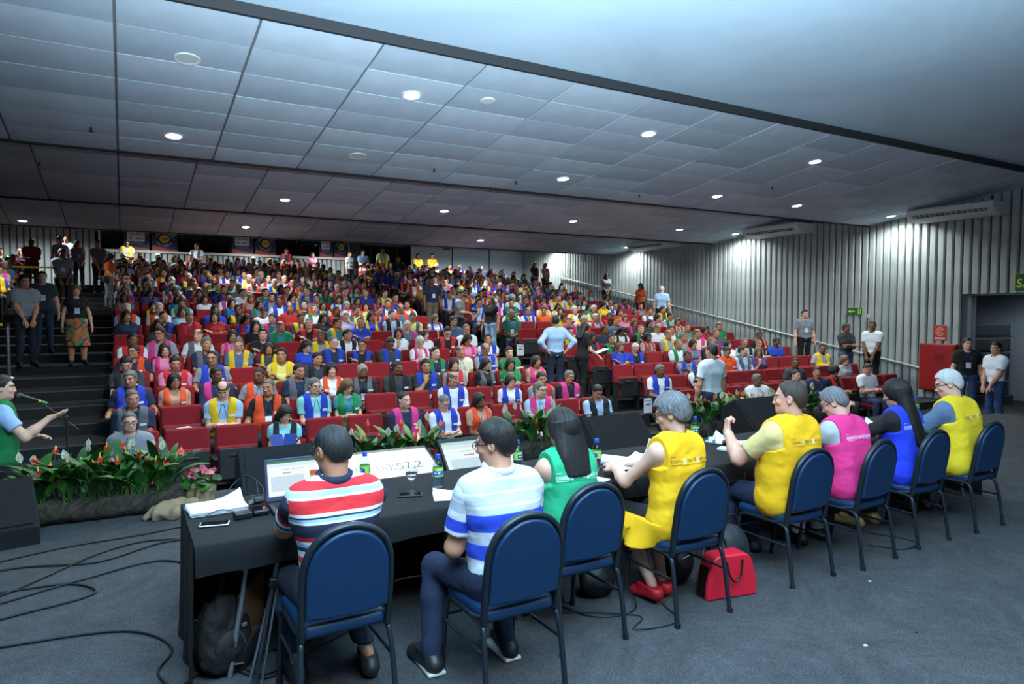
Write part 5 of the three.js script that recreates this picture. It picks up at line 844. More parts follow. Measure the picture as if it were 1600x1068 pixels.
{ // the rows beyond: one crowd, one set of seats
  const g = new THREE.Group(); g.name = 'audience_crowd'; scene.add(g); g.userData = { kind: 'stuff', label: 'dense crowd seated in the farthest rows of the hall', category: 'crowd' };
  const sets = {}, put = (key, geo, mat, m, c) => (sets[key] ??= { geo, mat, list: [] }).list.push([m, c]);
  const skinI = M('#ffffff', 0.6, 0, { vertexColors: true }), clothI = M('#ffffff', 0.9);
  for (const { L, pose, x, y, d, turn } of crowd) {
    const f = seatedFig(L.sex, pose, false), id = L.sex + pose, m = new THREE.Matrix4().makeRotationY(turn).setPosition(x, y, -d);
    put(id + 'body', f.body, skinI, m, SKIN[L.skin]); put(id + 'shirt', f.shirt, clothI, m, SHIRT[L.shirt]); if (L.vest !== '-') put(id + 'vest', f.vest, clothI, m, VEST[L.vest]); put(id + 'legs', f.trousers, clothI, m, L.legs);
    put('hair' + L.hairKind, hairGeo(L.hairKind, 0.016), clothI, m.clone().multiply(f.head), HAIRC[L.hair]);
  }
  for (const [key, { geo, mat, list }] of Object.entries(sets)) { const im = new THREE.InstancedMesh(geo, mat, list.length); im.name = 'crowd_part'; list.forEach(([m, c], i) => { im.setMatrixAt(i, m); im.setColorAt(i, new THREE.Color(c)); }); im.castShadow = im.receiveShadow = true; g.add(im); }
  const sg = new THREE.Group(); sg.name = 'seat_rows'; scene.add(sg); sg.userData = { kind: 'stuff', label: 'red auditorium seats of the farthest rows', category: 'seats' };
  seatKinds.forEach((parts, kd) => { const list = extraSeats.filter((q) => q[3] === !kd); for (const [n, geo, mat] of parts) { const im = new THREE.InstancedMesh(geo, mat, list.length); im.name = n; list.forEach(([x, y, d], i) => im.setMatrixAt(i, new THREE.Matrix4().makeTranslation(x, y, -d))); im.castShadow = im.receiveShadow = true; sg.add(im); } });
  console.log('people', people, 'crowd', crowd.length, 'seats beyond', extraSeats.length);
}
// reserved notices hung on aisle seats
[['R', 2, 0, 8.5], ['R', 7, 0, 8.52], ['R', 4, 1, 8.5]].slice(0, 2).forEach(([b, k, j, x], i) => { const t = thing('seat_notice', 'white printed notice hanging on an aisle seat, ' + ['nearer', 'farther'][i] + ' one', 'notice', at(x, rowD(k) - 0.18, tierY(k) + 0.42)); mesh('sheet', box(0.2, 0.28, 0.003), paper, t); mesh('print', join([box(0.15, 0.012, 0.001, 0, 0.09, 0.002), box(0.12, 0.03, 0.001, 0, 0.02, 0.002)]), M('#5a5f66', 0.8), t); });
solo('tote_bag', [net((x, y, z) => ell(x, y, z, 0, 0.13, 0, 0.2, 0.14, 0.09) + 0.015 * nz(x * 12, y * 12, z * 12), [-0.25, -0.05, -0.13], [0.25, 0.32, 0.13], 0.018)], M('#c6c5bd', 0.85), 'printed cream cloth bag on the empty second row seat', 'bag', at(0.68, rowD(2) - 0.22, tierY(2) + 0.42));

// ---- standing people ----------------------------------------------------------------------------------------------------------
const sb = { vest: 1 }, SP = {
  down: { ...sb, sex: 'm', r: { w: [-0.27, 0.82, 0.06] }, l: { w: [0.27, 0.82, 0.06] }, head: [0.1, 0.05, 0] },
  clasp: { ...sb, sex: 'm', r: { w: [-0.06, 0.84, 0.22], pole: [-1, -0.5, -0.6] }, l: { w: [0.06, 0.83, 0.22], pole: [1, -0.5, -0.6] }, head: [0.15, 0.05, 0] },
  hips: { ...sb, sex: 'm', r: { w: [-0.2, 1.0, -0.08], pole: [-1, -0.2, -0.5] }, l: { w: [0.2, 1.0, -0.08], pole: [1, -0.2, -0.5] }, head: [-0.3, 0.05, 0], sleeve: 1.7 },
  cross: { ...sb, sex: 'm', r: { w: [0.1, 1.16, 0.2], pole: [-0.8, -0.7, 0] }, l: { w: [-0.1, 1.19, 0.2], pole: [0.8, -0.7, 0] }, head: [0.1, 0.05, 0] },
  hold: { ...sb, sex: 'm', r: { w: [-0.06, 1.1, 0.3], curl: 0.8 }, l: { w: [0.06, 1.1, 0.3], curl: 0.8 }, head: [0, 0.35, 0] },
  fdown: { ...sb, sex: 'f', s: 0.93, r: { w: [-0.25, 0.8, 0.04] }, l: { w: [0.25, 0.8, 0.04] }, head: [0.1, 0.05, 0], sleeve: 0.35 },
  fclasp: { ...sb, sex: 'f', s: 0.93, r: { w: [-0.05, 0.86, 0.2], pole: [-1, -0.5, -0.6] }, l: { w: [0.05, 0.86, 0.2], pole: [1, -0.5, -0.6] }, head: [0.1, 0.1, 0] },
  freach: { ...sb, sex: 'f', s: 0.93, r: { w: [-0.2, 0.9, 0.3] }, l: { w: [0.1, 0.95, 0.4] }, head: [0.1, 0.35, 0], lean: 0.1 } };
const standFig = (k, near) => figs['s' + k + near] ??= figure({ ...SP[k], c: near ? [0.05, 0.0085, 0.011, 0.02] : [0.08, 0.013, 0.017, 0.034], fold: near ? 0.003 : 0.0015 });
// look token, pose, x, d, turn, hair style, trousers, label, scale
const STAND = [
  ['m-Gkm', 'clasp', -1.6, 15.9, 0.35, 'short', '#1a2130', 'bearded person in grey T-shirt standing nearest in left aisle', 1.0, 'aisle'],
  ['m-Dkl', 'down', -1.45, 17.5, 0.1, 'short', '#20304c', 'person in charcoal polo with badge standing in left aisle', 1.0, 'B'],
  ['f-KLl', 'fdown', -0.78, 15.95, 0.15, 'bob', '#b98365', 'person in black top and colourful skirt in left aisle', 0.98, 'BS'],
  ['m-Gkd', 'clasp', -1.34, 21.55, 0.2, 'short', '#16181b', 'curly-haired person in grey T-shirt mid left aisle', 1.0, 'B'],
  ['m-Rbd', 'hold', -2.4, 25.9, 0.1, 'bald', '#1b1c22', 'bald person in magenta shirt reading at far left', 0.98, ''],
  ['m-Gkm', 'down', -1.7, 26.6, 0.5, 'short', '#1a1d24', 'person in grey T-shirt by the back slats, leftmost', 0.98, ''],
  ['m-Wkd', 'down', -1.62, 28.4, -0.4, 'crop', '#1a1d24', 'person in white shirt behind others at the back slats', 1.0, ''],
  ['f-Gkm', 'fclasp', -1.2, 26.4, 0.3, 'mid', '#2b3a5c', 'person in grey top and jeans by the back slats', 0.98, 'B'],
  ['m-Gkl', 'clasp', -0.62, 25.6, 0.3, 'short', '#14161a', 'person in grey T-shirt leaning at the window corner', 0.98, ''],
  ['f-OKm', 'freach', -0.32, 22.9, 1.2, 'mid', '#6b6f76', 'person in orange top with shoulder bag leaning over seats', 0.98, 'H'],
  ['myGkd', 'hold', 0.2, 28.9, 0.2, 'short', '#22242a', 'person in yellow vest standing under the first poster', 1.0, ''],
  ['maWbm', 'hold', 2.55, 29.0, -0.5, 'bald', '#22242a', 'bald person in grey vest standing under the booth windows', 1.0, ''],
  ['mrNkm', 'hold', 5.9, 29.0, 0, 'short', '#1a1c22', 'person in red vest reading under the booth windows', 0.98, ''],
  ['f-PLl', 'fclasp', 6.95, 29.0, 0, 'mid', '#2a2530', 'person in rose top standing under the fifth poster', 0.97, ''],
  ['m-GBm', 'down', 8.55, 29.1, 0.6, 'short', '#1d222c', 'person in grey shirt at the end of the windows', 0.97, ''],
  ['m-Mkm', 'hold', 9.0, 28.6, 0, 'short', '#2a3348', 'person in denim blue shirt at the dark doorway', 1.0, 'B'],
  ['myAkd', 'down', 9.62, 27.9, 0, 'short', '#14151a', 'tall person in yellow vest over aqua before the doorway', 1.04, 'B'],
  ['m-Dkm', 'down', 9.35, 25.3, -0.1, 'short', '#14151a', 'person in charcoal shirt with badge right of tall yellow vest', 1.0, 'B'],
  ['m-Nkd', 'down', 7.9, 18.6, 0.1, 'crop', '#6b6150', 'person in navy shirt and khaki trousers in middle aisle', 1.0, 'B'],
  ['m-Gkm', 'hold', 7.5, 15.85, 0.8, 'short', '#1a1d22', 'photographer in grey shirt holding a camera in middle aisle', 0.92, 'C'],
  ['f-KLm', 'fdown', 8.22, 15.5, -1.1, 'mid', '#8fb3cf', 'person in black T-shirt and pale jeans in middle aisle', 1.0, ''],
  ['m-Ykd', 'hold', 11.6, 28.9, 0, 'short', '#22242a', 'left of two people in yellow polos by the partition', 0.98, ''],
  ['m-Ykm', 'hold', 12.3, 28.9, 0, 'crop', '#22242a', 'right of two people in yellow polos by the partition', 1.0, ''],
  ['m-Skm', 'hips', 7.9, 12.0, 2.9, 'crop', '#1c2740', 'person in light blue shirt seen from behind in the aisle', 1.02, 'N'],
  ['f-KKl', 'freach', 8.5, 11.9, 1.5, 'long', '#101114', 'person in black dress holding papers in the aisle', 1.0, 'NP'],
  ['f-GKd', 'fclasp', 16.6, 21.6, -0.4, 'long', '#15161a', 'person in grey top standing against the slatted wall', 0.98, ''],
  ['f-OKd', 'fdown', 16.3, 19.2, -1.3, 'mid', '#22242a', 'person in orange top by the handrail', 0.98, ''],
  ['m-Swl', 'down', 15.6, 17.3, 2.2, 'bald', '#15161a', 'white-haired person in light blue shirt by the handrail', 1.0, ''],
  ['m-Gkl', 'down', 16.25, 12.3, -0.5, 'short', '#131417', 'young person in grey T-shirt with badge by the handrail', 1.0, 'NB'],
  ['m-Dkd', 'cross', 15.95, 10.85, -0.2, 'short', '#3a5478', 'person in dark grey T-shirt with crossed arms at the wall', 0.98, 'N'],
  ['m-Wkd', 'clasp', 16.35, 10.4, -1.3, 'crop', '#121318', 'person in white T-shirt leaning close to crossed arms', 1.02, 'N'],
  ['f-DLm', 'fclasp', 15.6, 25.4, 0, 'long', '#22242a', 'left of two people with long hair in the back right corner', 0.98, ''],
  ['f-XLm', 'fclasp', 16.35, 25.7, 0, 'long', '#22242a', 'right of two people with long hair in the back right corner', 0.98, ''],
  ['m-Wkm', 'down', 8.35, 8.05, 3.1, 'crop', '#22304a', 'person in white T-shirt seen from behind below the stage', 1.04, 'N'],
  ['m-Kkl', 'down', 15.5, 7.75, -0.9, 'short', '#31466b', 'person in black polo with badge bending by the red cabinet', 1.02, 'NB'],
  ['m-Wkm', 'clasp', 14.75, 6.85, -1.9, 'short', '#223a66', 'person in white T-shirt leaning at the stage corner', 1.0, 'N']];
for (const [tok, pose, x, d, turn, hk, legs, label, sc, ex] of STAND) {
  const near = ex.includes('N') || ex === 'aisle', f = standFig(pose, near), L = { ...lookOf(tok), hairKind: hk, legs }, t = thing('person', label, 'person', at(x, d, floorY(d)), turn);
  t.scale.setScalar(sc); dress(t, f, L, near ? 0.0085 : 0.013);
  f.shoes.forEach((s) => mesh('shoe', s, M('#141518', 0.5), t));
  if (ex.includes('B')) { const O = (px, y) => V(px, y, 0.6), Z = V(0, 0, -1); f.badge ??= printOn(f.shirtField, O(0, f.chest.y - 0.1), V(1, 0, 0), V(0, 1, 0), Z, 0.09, 0.12, 3, 3, 0.01); mesh('badge', f.badge, badgeMat, t); f.cord ??= join([-1, 1].map((k) => printOn(f.shirtField, O(k * 0.035, f.chest.y + 0.06), V(0.97, k * 0.25, 0), V(-k * 0.25, 0.97, 0), Z, 0.008, 0.22, 1, 8, 0.007))); mesh('lanyard', f.cord, cordMat, t); }
  if (ex.includes('S')) { const g = net((px, y, z) => Math.max(ell(px, 0, z, 0, 0, 0, 0.16 + (0.95 - y) * 0.12, 1, 0.125 + (0.95 - y) * 0.12) + 0.012 * nz(px * 14, y * 4, z * 14), y - 0.95, 0.38 - y), [-0.4, 0.36, -0.4], [0.4, 0.98, 0.4], 0.024, (px, y, z) => { const q = Math.floor(6 + 5 * nz(px * 7, y * 6, 2) + Math.abs(px) * 8) % 4; return [[0.55, 0.06, 0.04], [0.03, 0.3, 0.08], [0.02, 0.04, 0.12], [0.6, 0.2, 0.03]][q]; }); mesh('skirt', g, M('#ffffff', 0.85, 0, { vertexColors: true }), t); }
  if (ex.includes('H')) mesh('shoulder_bag', [rbox(0.3, 0.2, 0.12, 0.04, -0.24, 0.86, 0.02), tube([[-0.24, 0.95, 0], [-0.1, 1.2, 0.12], [0.1, 1.38, 0.05]], 0.01, 12, 5)], M('#15161a', 0.6), t);
  if (ex.includes('C')) { const w = f.arms.l.W, c = thing('camera', 'black camera held by the photographer in middle aisle', 'camera', at(x, d, floorY(d)), turn); c.scale.setScalar(sc); mesh('body', rbox(0.14, 0.1, 0.06, 0.012, 0, w.y + 0.06, w.z + 0.06), blackPlastic, c); mesh('lens', rot(cyl(0.036, 0.036, 0.12, 0, 0, 0, 16), Math.PI / 2).translate(0, w.y + 0.06, w.z + 0.08), blackPlastic, c); }
  if (ex.includes('P')) { const w = f.arms.l.W, c = solo('paper_stack', [rot(box(0.21, 0.006, 0.29), -0.3).translate(0.05, w.y + 0.05, w.z + 0.12)], paper, 'white papers held by the person in black dress', 'paper', at(x, d, floorY(d)), turn); }
}
// ---- the panel at the table ---------------------------------------------------------------------------------------------------
const HI = [0.017, 0.0052, 0.0065, 0.0135], VT = { y: '#ecb206', g: '#1f9c6c', p: '#dc2f7c', b: '#1a35c8' };
const vestPrint = (bg, ink, box1) => canvasTex(512, 96, (c, w, h) => {
  c.fillStyle = bg; c.fillRect(0, 0, w, h); c.fillStyle = ink; c.font = 'bold 46px sans-serif'; c.textBaseline = 'middle'; c.fillText('CONFEA', 6, h * 0.6, 150); c.fillText('CREA TO', 214, h * 0.6, 128); c.fillText('MÚTUA', 396, h * 0.6, 110);
  c.fillStyle = box1; c.fillRect(166, h * 0.32, 36, h * 0.55); c.fillRect(350, h * 0.32, 36, h * 0.55); c.fillStyle = ink; c.fillRect(8, 6, 56, 5); c.fillRect(10, h * 0.9, 130, 4); c.fillRect(400, h * 0.92, 90, 4); for (let i = 0; i < 3; i++) c.fillRect(170, h * (0.38 + i * 0.17), 28, 3);
});
function stripes(rows) { // [height in metres from the top, colour]
  return canvasTex(32, 1024, (c, w, h) => { let y = 0; c.fillStyle = rows[rows.length - 1][1]; c.fillRect(0, 0, w, h); for (let k = 0; y < h && k < 80; k++) { const [m, col] = rows[k % rows.length]; c.fillStyle = col; c.fillRect(0, y, w, m / 1.28 * h + 1); y += m / 1.28 * h; } });
}
const stripeMat = (tex, dy) => { tex.wrapS = tex.wrapT = THREE.RepeatWrapping; tex.repeat.set(1, 1 / 1.28); tex.offset.set(0, dy); return M('#ffffff', 0.88, 0, { map: tex }); };
function panelist(i, o, look) {
  const [cx, cd] = CHAIRS[i], f = figure({ seat: 1, seatY: 0.455, pz: -0.04, c: HI, fold: 0.004, ...o }), t = thing('person', look.label, 'person', at(cx + (o.dx ?? 0), cd, 0), Math.PI + (o.turn ?? 0));
  mesh('body', f.body, skinMat(look.skin), t);
  const hair = mesh('hair', hairGeo(look.hair, 0.0048), hairMat(look.hairColor, (look.tone ?? 0) > 0.5 ? 1 : 0), t); hair.applyMatrix4(f.head);
  mesh('shirt', f.shirt, look.shirtMat ?? cloth(look.shirt), t);
  if (f.sleeves) f.sleeves.forEach((g, k) => mesh('sleeve', g, look.sleeveMat ?? look.shirtMat, t));
  if (f.vest) {
    const v = mesh('vest', f.vest, cloth(look.vest), t);
    if (look.print) { const O = f.chest.clone().add(V(0, 0.075, -0.5)); mesh('back_print', printOn(f.vestField, O, V(-1, 0, 0).applyAxisAngle(V(0, 1, 0), o.twist ?? 0), V(0, 1, 0), V(0, 0, 1), 0.3, 0.056, 24, 5, 0.0025), M('#ffffff', 0.88, 0, { map: look.print }), v); }
  }
  if (f.trousers) mesh('trousers', f.trousers, cloth(look.legs), t);
  (f.shoes ?? []).forEach((s) => mesh('shoe', s, M(look.shoe ?? '#131417', 0.5), t));
  if (look.soles) (f.shoes ?? []).forEach((s, k) => { const a = f.legs.shanks[k * 2 + 1][2]; mesh('sole', rbox(0.1, 0.022, 0.27, 0.01, a.x, 0.012, a.z + 0.05), M(look.soles, 0.6), t); });
  if (look.collar) { const ring = new THREE.TorusGeometry(0.07, 0.018, 10, 28); ring.rotateX(Math.PI / 2 - 0.15); ring.scale(1.06, 1.25, 1.02); ring.translate(f.nb.x, f.nb.y + 0.036, f.nb.z + 0.002); mesh('collar', ring, cloth(look.collar), t); }
  if (look.glasses) mesh('glasses', GLASSES, M('#17181b', 0.3), t).applyMatrix4(f.head);
  if (look.watch) { const { E, W } = f.arms.l, dir = W.clone().sub(E).normalize(), p = W.clone().addScaledVector(dir, -0.035), g = new THREE.TorusGeometry(0.032, 0.007, 8, 24); g.scale(1, 1, 1.8); g.applyQuaternion(new THREE.Quaternion().setFromUnitVectors(V(0, 0, 1), dir)); g.translate(p.x, p.y, p.z); const wt = mesh('watch', g, M(look.watch, 0.4, 0.3), t); mesh('watch_face', rbox(0.03, 0.03, 0.012, 0.005).applyQuaternion(new THREE.Quaternion().setFromUnitVectors(V(0, 0, 1), V(0.3, 0, -1).normalize())).translate(p.x + 0.008, p.y, p.z - 0.034), M('#d5d8dc', 0.25, 0.5), wt); }
  return { t, f };
}
const navy = '#0f1629', jeans = '#131f3a';
const redStripes = [[0.035, '#dfe6ee'], [0.035, '#c9242c'], [0.028, '#b9d5ea'], [0.012, '#f0f3f6'], [0.062, '#cf262d'], [0.016, '#eef1f5'], [0.008, '#1b2440'], [0.014, '#9fc7e4'], [0.012, '#f0f3f6'], [0.06, '#161f3a'], [0.022, '#c9242c'], [0.014, '#f0f3f6'], [0.016, '#8fbfe2'], [0.02, '#161f3a'], [0.03, '#f0f3f6'], [0.03, '#c9242c']];
panelist(0, { sex: 'm', dx: 0.01, split: 1, lean: 0.07, lean2: 0.1, neck: 0.16, head: [0.42, 0.22, 0], hem: 0.2, sleeve: 0.62, r: { w: [-0.2, 0.8, 0.5], nor: [0, -1, 0] }, l: { w: [0.1, 0.8, 0.46], pole: [0.7, -1, -0.3], nor: [0, -1, 0] }, kr: [-0.13, 0.5, 0.42], kl: [0.16, 0.5, 0.4], ar: [-0.2, 0.1, 0.14], al: [0.14, 0.1, 0.24], ankle: 0.16, s: 1.0 },
  { label: 'person in red, white and navy striped polo at the laptop', skin: '#b27d62', hair: 'crop', hairColor: '#3a3a3c', tone: 0.9, shirtMat: stripeMat(stripes(redStripes), 0.118), sleeveMat: stripeMat(stripes(redStripes.slice(9).concat(redStripes)), 0.0), legs: navy, shoe: '#232529', collar: '#16203a', glasses: 1 });
const blueStripes = [[0.06, '#b9c0cc'], [0.012, '#e9edf3'], [0.05, '#b9c0cc'], [0.012, '#e9edf3'], [0.05, '#b9c0cc'], [0.014, '#e9edf3'], [0.03, '#b9c0cc'], [0.085, '#2645c4'], [0.03, '#e4e8ee'], [0.035, '#b9c0cc'], [0.075, '#2645c4'], [0.07, '#d9dee5'], [0.055, '#2645c4'], [0.06, '#e4e8ee'], [0.06, '#2645c4'], [0.04, '#e9edf3']];
panelist(1, { sex: 'm', split: 1, lean: 0.12, lean2: 0.14, neck: 0.2, head: [0.75, 0.16, 0], hem: 0.19, sleeve: 0.7, fat: 0.07, r: { w: [-0.16, 0.72, 0.36] }, l: { w: [0.13, 0.64, 0.3], pole: [0.5, -1, -0.5] }, kl: [0.2, 0.5, 0.4], al: [0.28, 0.1, 0.26], tl: [0.31, 0.035, 0.44], kr: [-0.12, 0.5, 0.4], ar: [-0.14, 0.1, 0.2] },
  { label: 'person in blue and grey striped polo with folded arms', skin: '#c08a6e', hair: 'short', hairColor: '#1d1713', shirtMat: stripeMat(stripes(blueStripes), 0.118), sleeveMat: stripeMat(stripes(blueStripes.slice(4)), 0.0), legs: jeans, shoe: '#1d1f24', soles: '#c9ccc8', collar: '#c3c9d3', glasses: 1 });
panelist(2, { sex: 'f', vest: 1, boxy: 1, lean: 0.12, lean2: 0.16, neck: 0.2, head: [0.15, 0.22, 0], sleeve: 0, vestHem: 0.2, open: -0.03, r: { w: [-0.16, 0.8, 0.46] }, l: { w: [0.17, 0.81, 0.45], pole: [0.8, -1, -0.2] }, s: 0.97 },
  { label: 'person in green vest with shoulder-length dark hair', skin: '#c79880', hair: 'long', hairColor: '#17120f', shirt: '#1c1c20', vest: VT.g, print: vestPrint(VT.g, '#e6f2ec', '#cfe0ea'), legs: '#3e5a86' });
const p4 = panelist(3, { sex: 'f', vest: 1, boxy: 1, lean: 0.05, lean2: 0.08, neck: 0.2, head: [0.62, 0.3, 0], sleeve: 0, vestHem: 0.24, open: -0.02, r: { w: [-0.12, 0.8, 0.5] }, l: { w: [0.16, 0.82, 0.42], pole: [0.9, -1, -0.2], dir: [-0.3, 0.1, 1] }, s: 1.03, kl: [0.14, 0.52, 0.4], al: [0.1, 0.12, 0.1], tl: [0.12, 0.035, 0.24], ar: [-0.02, 0.12, 0.14], tr: [-0.02, 0.035, 0.28], skirt: 1 },
  { label: 'grey-haired person in long yellow vest reading a document', skin: '#d3a48d', hair: 'layered', hairColor: '#a8a8aa', tone: 0.8, shirt: '#15161a', vest: VT.y, print: vestPrint(VT.y, '#2b2a20', '#cfc9b0'), legs: '#111', shoe: '#b3151f', glasses: 1 });
{ // the long tails of the vest fall over the seat; a dark skirt below
  const { t, f } = p4, P0 = f.P0;
  const tail = fieldOf([[V(-0.1, P0.y, -0.03), 0.13, V(0.1, P0.y, -0.03), 0.13], [V(0.1, P0.y - 0.02, 0.02), 0.12, V(0.25, P0.y - 0.2, 0.1), 0.085], [V(-0.1, P0.y - 0.04, 0.1), 0.12, V(-0.14, P0.y - 0.06, 0.25), 0.1], [V(0.1, P0.y - 0.04, 0.1), 0.125, V(0.2, P0.y - 0.08, 0.26), 0.1]], 0.06);
  mesh('vest_tail', net((x, y, z) => Math.max(tail(x, y, z) + 0.006 * nz(x * 14, y * 10, z * 14), y - P0.y - 0.02, P0.y - 0.15 - y + 0.02 * nz(x * 8, 0, z * 8)), [-0.35, 0.25, -0.25], [0.45, 0.7, 0.42], 0.014), cloth(VT.y), t);
  const sk = fieldOf([[V(-0.1, P0.y - 0.02, 0.05), 0.1, V(-0.12, P0.y - 0.03, 0.4), 0.085], [V(0.1, P0.y - 0.02, 0.05), 0.1, V(0.14, P0.y - 0.03, 0.4), 0.085]], 0.06); mesh('skirt', net(sk, [-0.28, 0.35, -0.12], [0.3, 0.7, 0.52], 0.016), cloth('#131417'), t);
  mesh('pocket', rbox(0.12, 0.02, 0.012, 0.004, 0.24, P0.y - 0.04, 0.14).rotateY(0), cloth('#d0ac10'), t);
  for (const k of [0, 1]) { const a = f.legs.shanks[k * 2 + 1][2]; mesh('heel', bar([a.x, 0.06, a.z - 0.05], [a.x, 0.0, a.z - 0.055], 0.007), M('#b3151f', 0.4), t); }
}
panelist(4, { sex: 'm', vest: 1, boxy: 1, lean: -0.05, lean2: -0.02, neck: 0.0, head: [0.55, 0.02, 0], fat: 0.12, s: 1.07, sleeve: 0.66, vestHem: 0.16, open: -0.03, r: { w: [-0.2, 0.8, 0.42] }, l: { w: [0.19, 0.98, 0.36], pole: [0.5, -1, 0.1], dir: [-0.15, 1, 0.15], nor: [-0.8, 0, -0.4], curl: 1.5 } },
  { label: 'person in yellow vest and tan polo with raised fist', skin: '#d49c84', hair: 'crop', hairColor: '#4a3a2d', tone: 0.5, shirt: '#d2b979', vest: VT.y, print: vestPrint(VT.y, '#2b2a20', '#cfc9b0'), legs: jeans, watch: '#cfd3d8' });
panelist(5, { sex: 'm', vest: 1, boxy: 1, lean: 0.14, lean2: 0.24, neck: 0.4, head: [0.5, 0.5, 0], s: 0.96, sleeve: 0.8, vestHem: 0.16, open: -0.03, r: { w: [-0.12, 0.84, 0.5] }, l: { w: [0.15, 0.84, 0.48], pole: [0.8, -1, -0.2] } },
  { label: 'grey-haired person in pink vest bent over papers', skin: '#d0a08a', hair: 'short', hairColor: '#b2b2b3', tone: 0.6, shirt: '#a9adb0', vest: VT.p, print: vestPrint(VT.p, '#f2e2ea', '#8f9ad2'), legs: '#b9bab6', glasses: 1 });
panelist(6, { sex: 'f', vest: 1, boxy: 1, lean: 0.12, lean2: 0.16, neck: 0.2, head: [0.35, 0.25, 0], sleeve: 1.5, vestHem: 0.16, open: -0.03, s: 0.98, r: { w: [-0.15, 0.82, 0.48] }, l: { w: [0.16, 0.98, 0.42], pole: [0.7, -1, 0.1], dir: [-0.2, 1, 0.1], nor: [-0.8, 0, -0.4], curl: 1.1 } },
  { label: 'person in blue vest with very long black hair', skin: '#c28f74', hair: 'verylong', hairColor: '#0e0b0b', shirt: '#101115', vest: VT.b, print: vestPrint(VT.b, '#e3e8f5', '#9fb0e6'), legs: '#15161b', shoe: '#b99a62' });
panelist(7, { sex: 'm', vest: 1, boxy: 1, lean: 0.16, lean2: 0.2, neck: 0.28, head: [0.6, 0.3, 0], fat: 0.08, s: 1.04, sleeve: 0.75, vestHem: 0.18, open: -0.03, r: { w: [-0.15, 0.83, 0.5] }, l: { w: [0.2, 0.83, 0.46], pole: [0.9, -1, -0.1] } },
  { label: 'white-haired person in yellow vest at the far end', skin: '#d9a792', hair: 'short', hairColor: '#efefec', tone: 0.3, shirt: '#566a86', vest: '#e0c01c', print: vestPrint('#e0c01c', '#3a3828', '#cfd0c0'), legs: '#17181d', glasses: 1 });

// ---- the presenter below the stage --------------------------------------------------------------------------------------------
{
  const f = figure({ sex: 'm', vest: 1, c: [0.04, 0.007, 0.0085, 0.018], r: { w: [-0.22, 1.32, 0.36], dir: [0.1, 0.3, 1], nor: [0.5, 0.9, -0.1], curl: 0.25, spread: 0.25, pole: [-0.4, -1, 0.1] }, l: { w: [0.2, 1.1, 0.25] }, head: [-0.1, 0.02, 0], open: -0.02 });
  const t = thing('person', 'presenter in green vest gesturing beside the flowers', 'person', at(-1.02, 8.02, FLOOR0), Math.PI / 2 + 0.15);
  dress(t, f, { skin: 'l', hair: 'k', hairKind: 'short', shirt: 'S', vest: 'g', legs: '#1b1d24' }, 0.007); f.shoes.forEach((s) => mesh('shoe', s, M('#121315', 0.5), t));
  mesh('pocket', printOn(f.vestField, V(-0.6, f.P0.y + 0.02, 0.06), V(0, 0, 1), V(0, 1, 0), V(1, 0, 0), 0.12, 0.09, 6, 5, 0.006), cloth('#126b38'), t);
  const m = thing('microphone_stand', 'tall boom microphone stand before the presenter', 'microphone stand', at(-0.62, 7.72, 0), 0);
  mesh('pole', bar([0.12, 0, -0.25], [0.12, 0.86, -0.25], 0.01), blackPlastic, m); mesh('boom', bar([-0.1, 1.03, -0.25], [0.22, 0.72, -0.25], 0.008), blackPlastic, m); mesh('clutch', rbox(0.04, 0.05, 0.04, 0.01, 0.12, 0.84, -0.25), blackPlastic, m); for (const a of [0.3, 2.4, 4.5]) mesh('leg', bar([0.12, 0.12, -0.25], [0.12 + 0.22 * Math.cos(a), 0.005, -0.25 + 0.22 * Math.sin(a)], 0.008), blackPlastic, m);
  const mc = mic(0, 0, 0, 'microphone on the boom stand in front of the presenter', at(-0.78, 7.97, 1.03)); mc.rotation.set(0.4, Math.PI / 2 + 0.05, 0, 'YXZ');
  mc.position.y = 1.055;
}
// ---- stanchion in the left aisle ----------------------------------------------------------------------------------------------
{
  const y = floorY(15.2), t = thing('stanchion', 'chrome stanchion post in the left aisle', 'stanchion', at(-1.8, 15.2, y)); mesh('base', lathe([[0, 0], [0.17, 0], [0.17, 0.012], [0.05, 0.035], [0.03, 0.05]], 28), M('#c9ccd0', 0.2, 0.9), t); mesh('post', cyl(0.03, 0.03, 0.92, 0, 0.04, 0, 16), M('#c9ccd0', 0.2, 0.9), t); mesh('head', cyl(0.038, 0.038, 0.06, 0, 0.95, 0, 16), M('#202226', 0.4), t);
  solo('barrier_belt', [box(3.2, 0.05, 0.004, -1.65, 0.98, 0)], M('#d8c41c', 0.7), 'yellow barrier belt running left from the chrome post', 'belt', at(-1.82, 15.2, y));
  const y2 = floorY(24.9), u = thing('stanchion', 'distant stanchion post near the back slats', 'stanchion', at(-1.55, 24.9, y2)); mesh('base', lathe([[0, 0], [0.17, 0], [0.17, 0.012], [0.05, 0.035]], 20), M('#c9ccd0', 0.2, 0.9), u); mesh('post', cyl(0.03, 0.03, 0.92, 0, 0.03, 0, 12), M('#c9ccd0', 0.2, 0.9), u);
  solo('barrier_belt', [box(1.2, 0.05, 0.004, -0.6, 0.93, 0)], M('#d8c41c', 0.7), 'distant yellow barrier belt near the back slats', 'belt', at(-1.6, 24.9, y2));
}
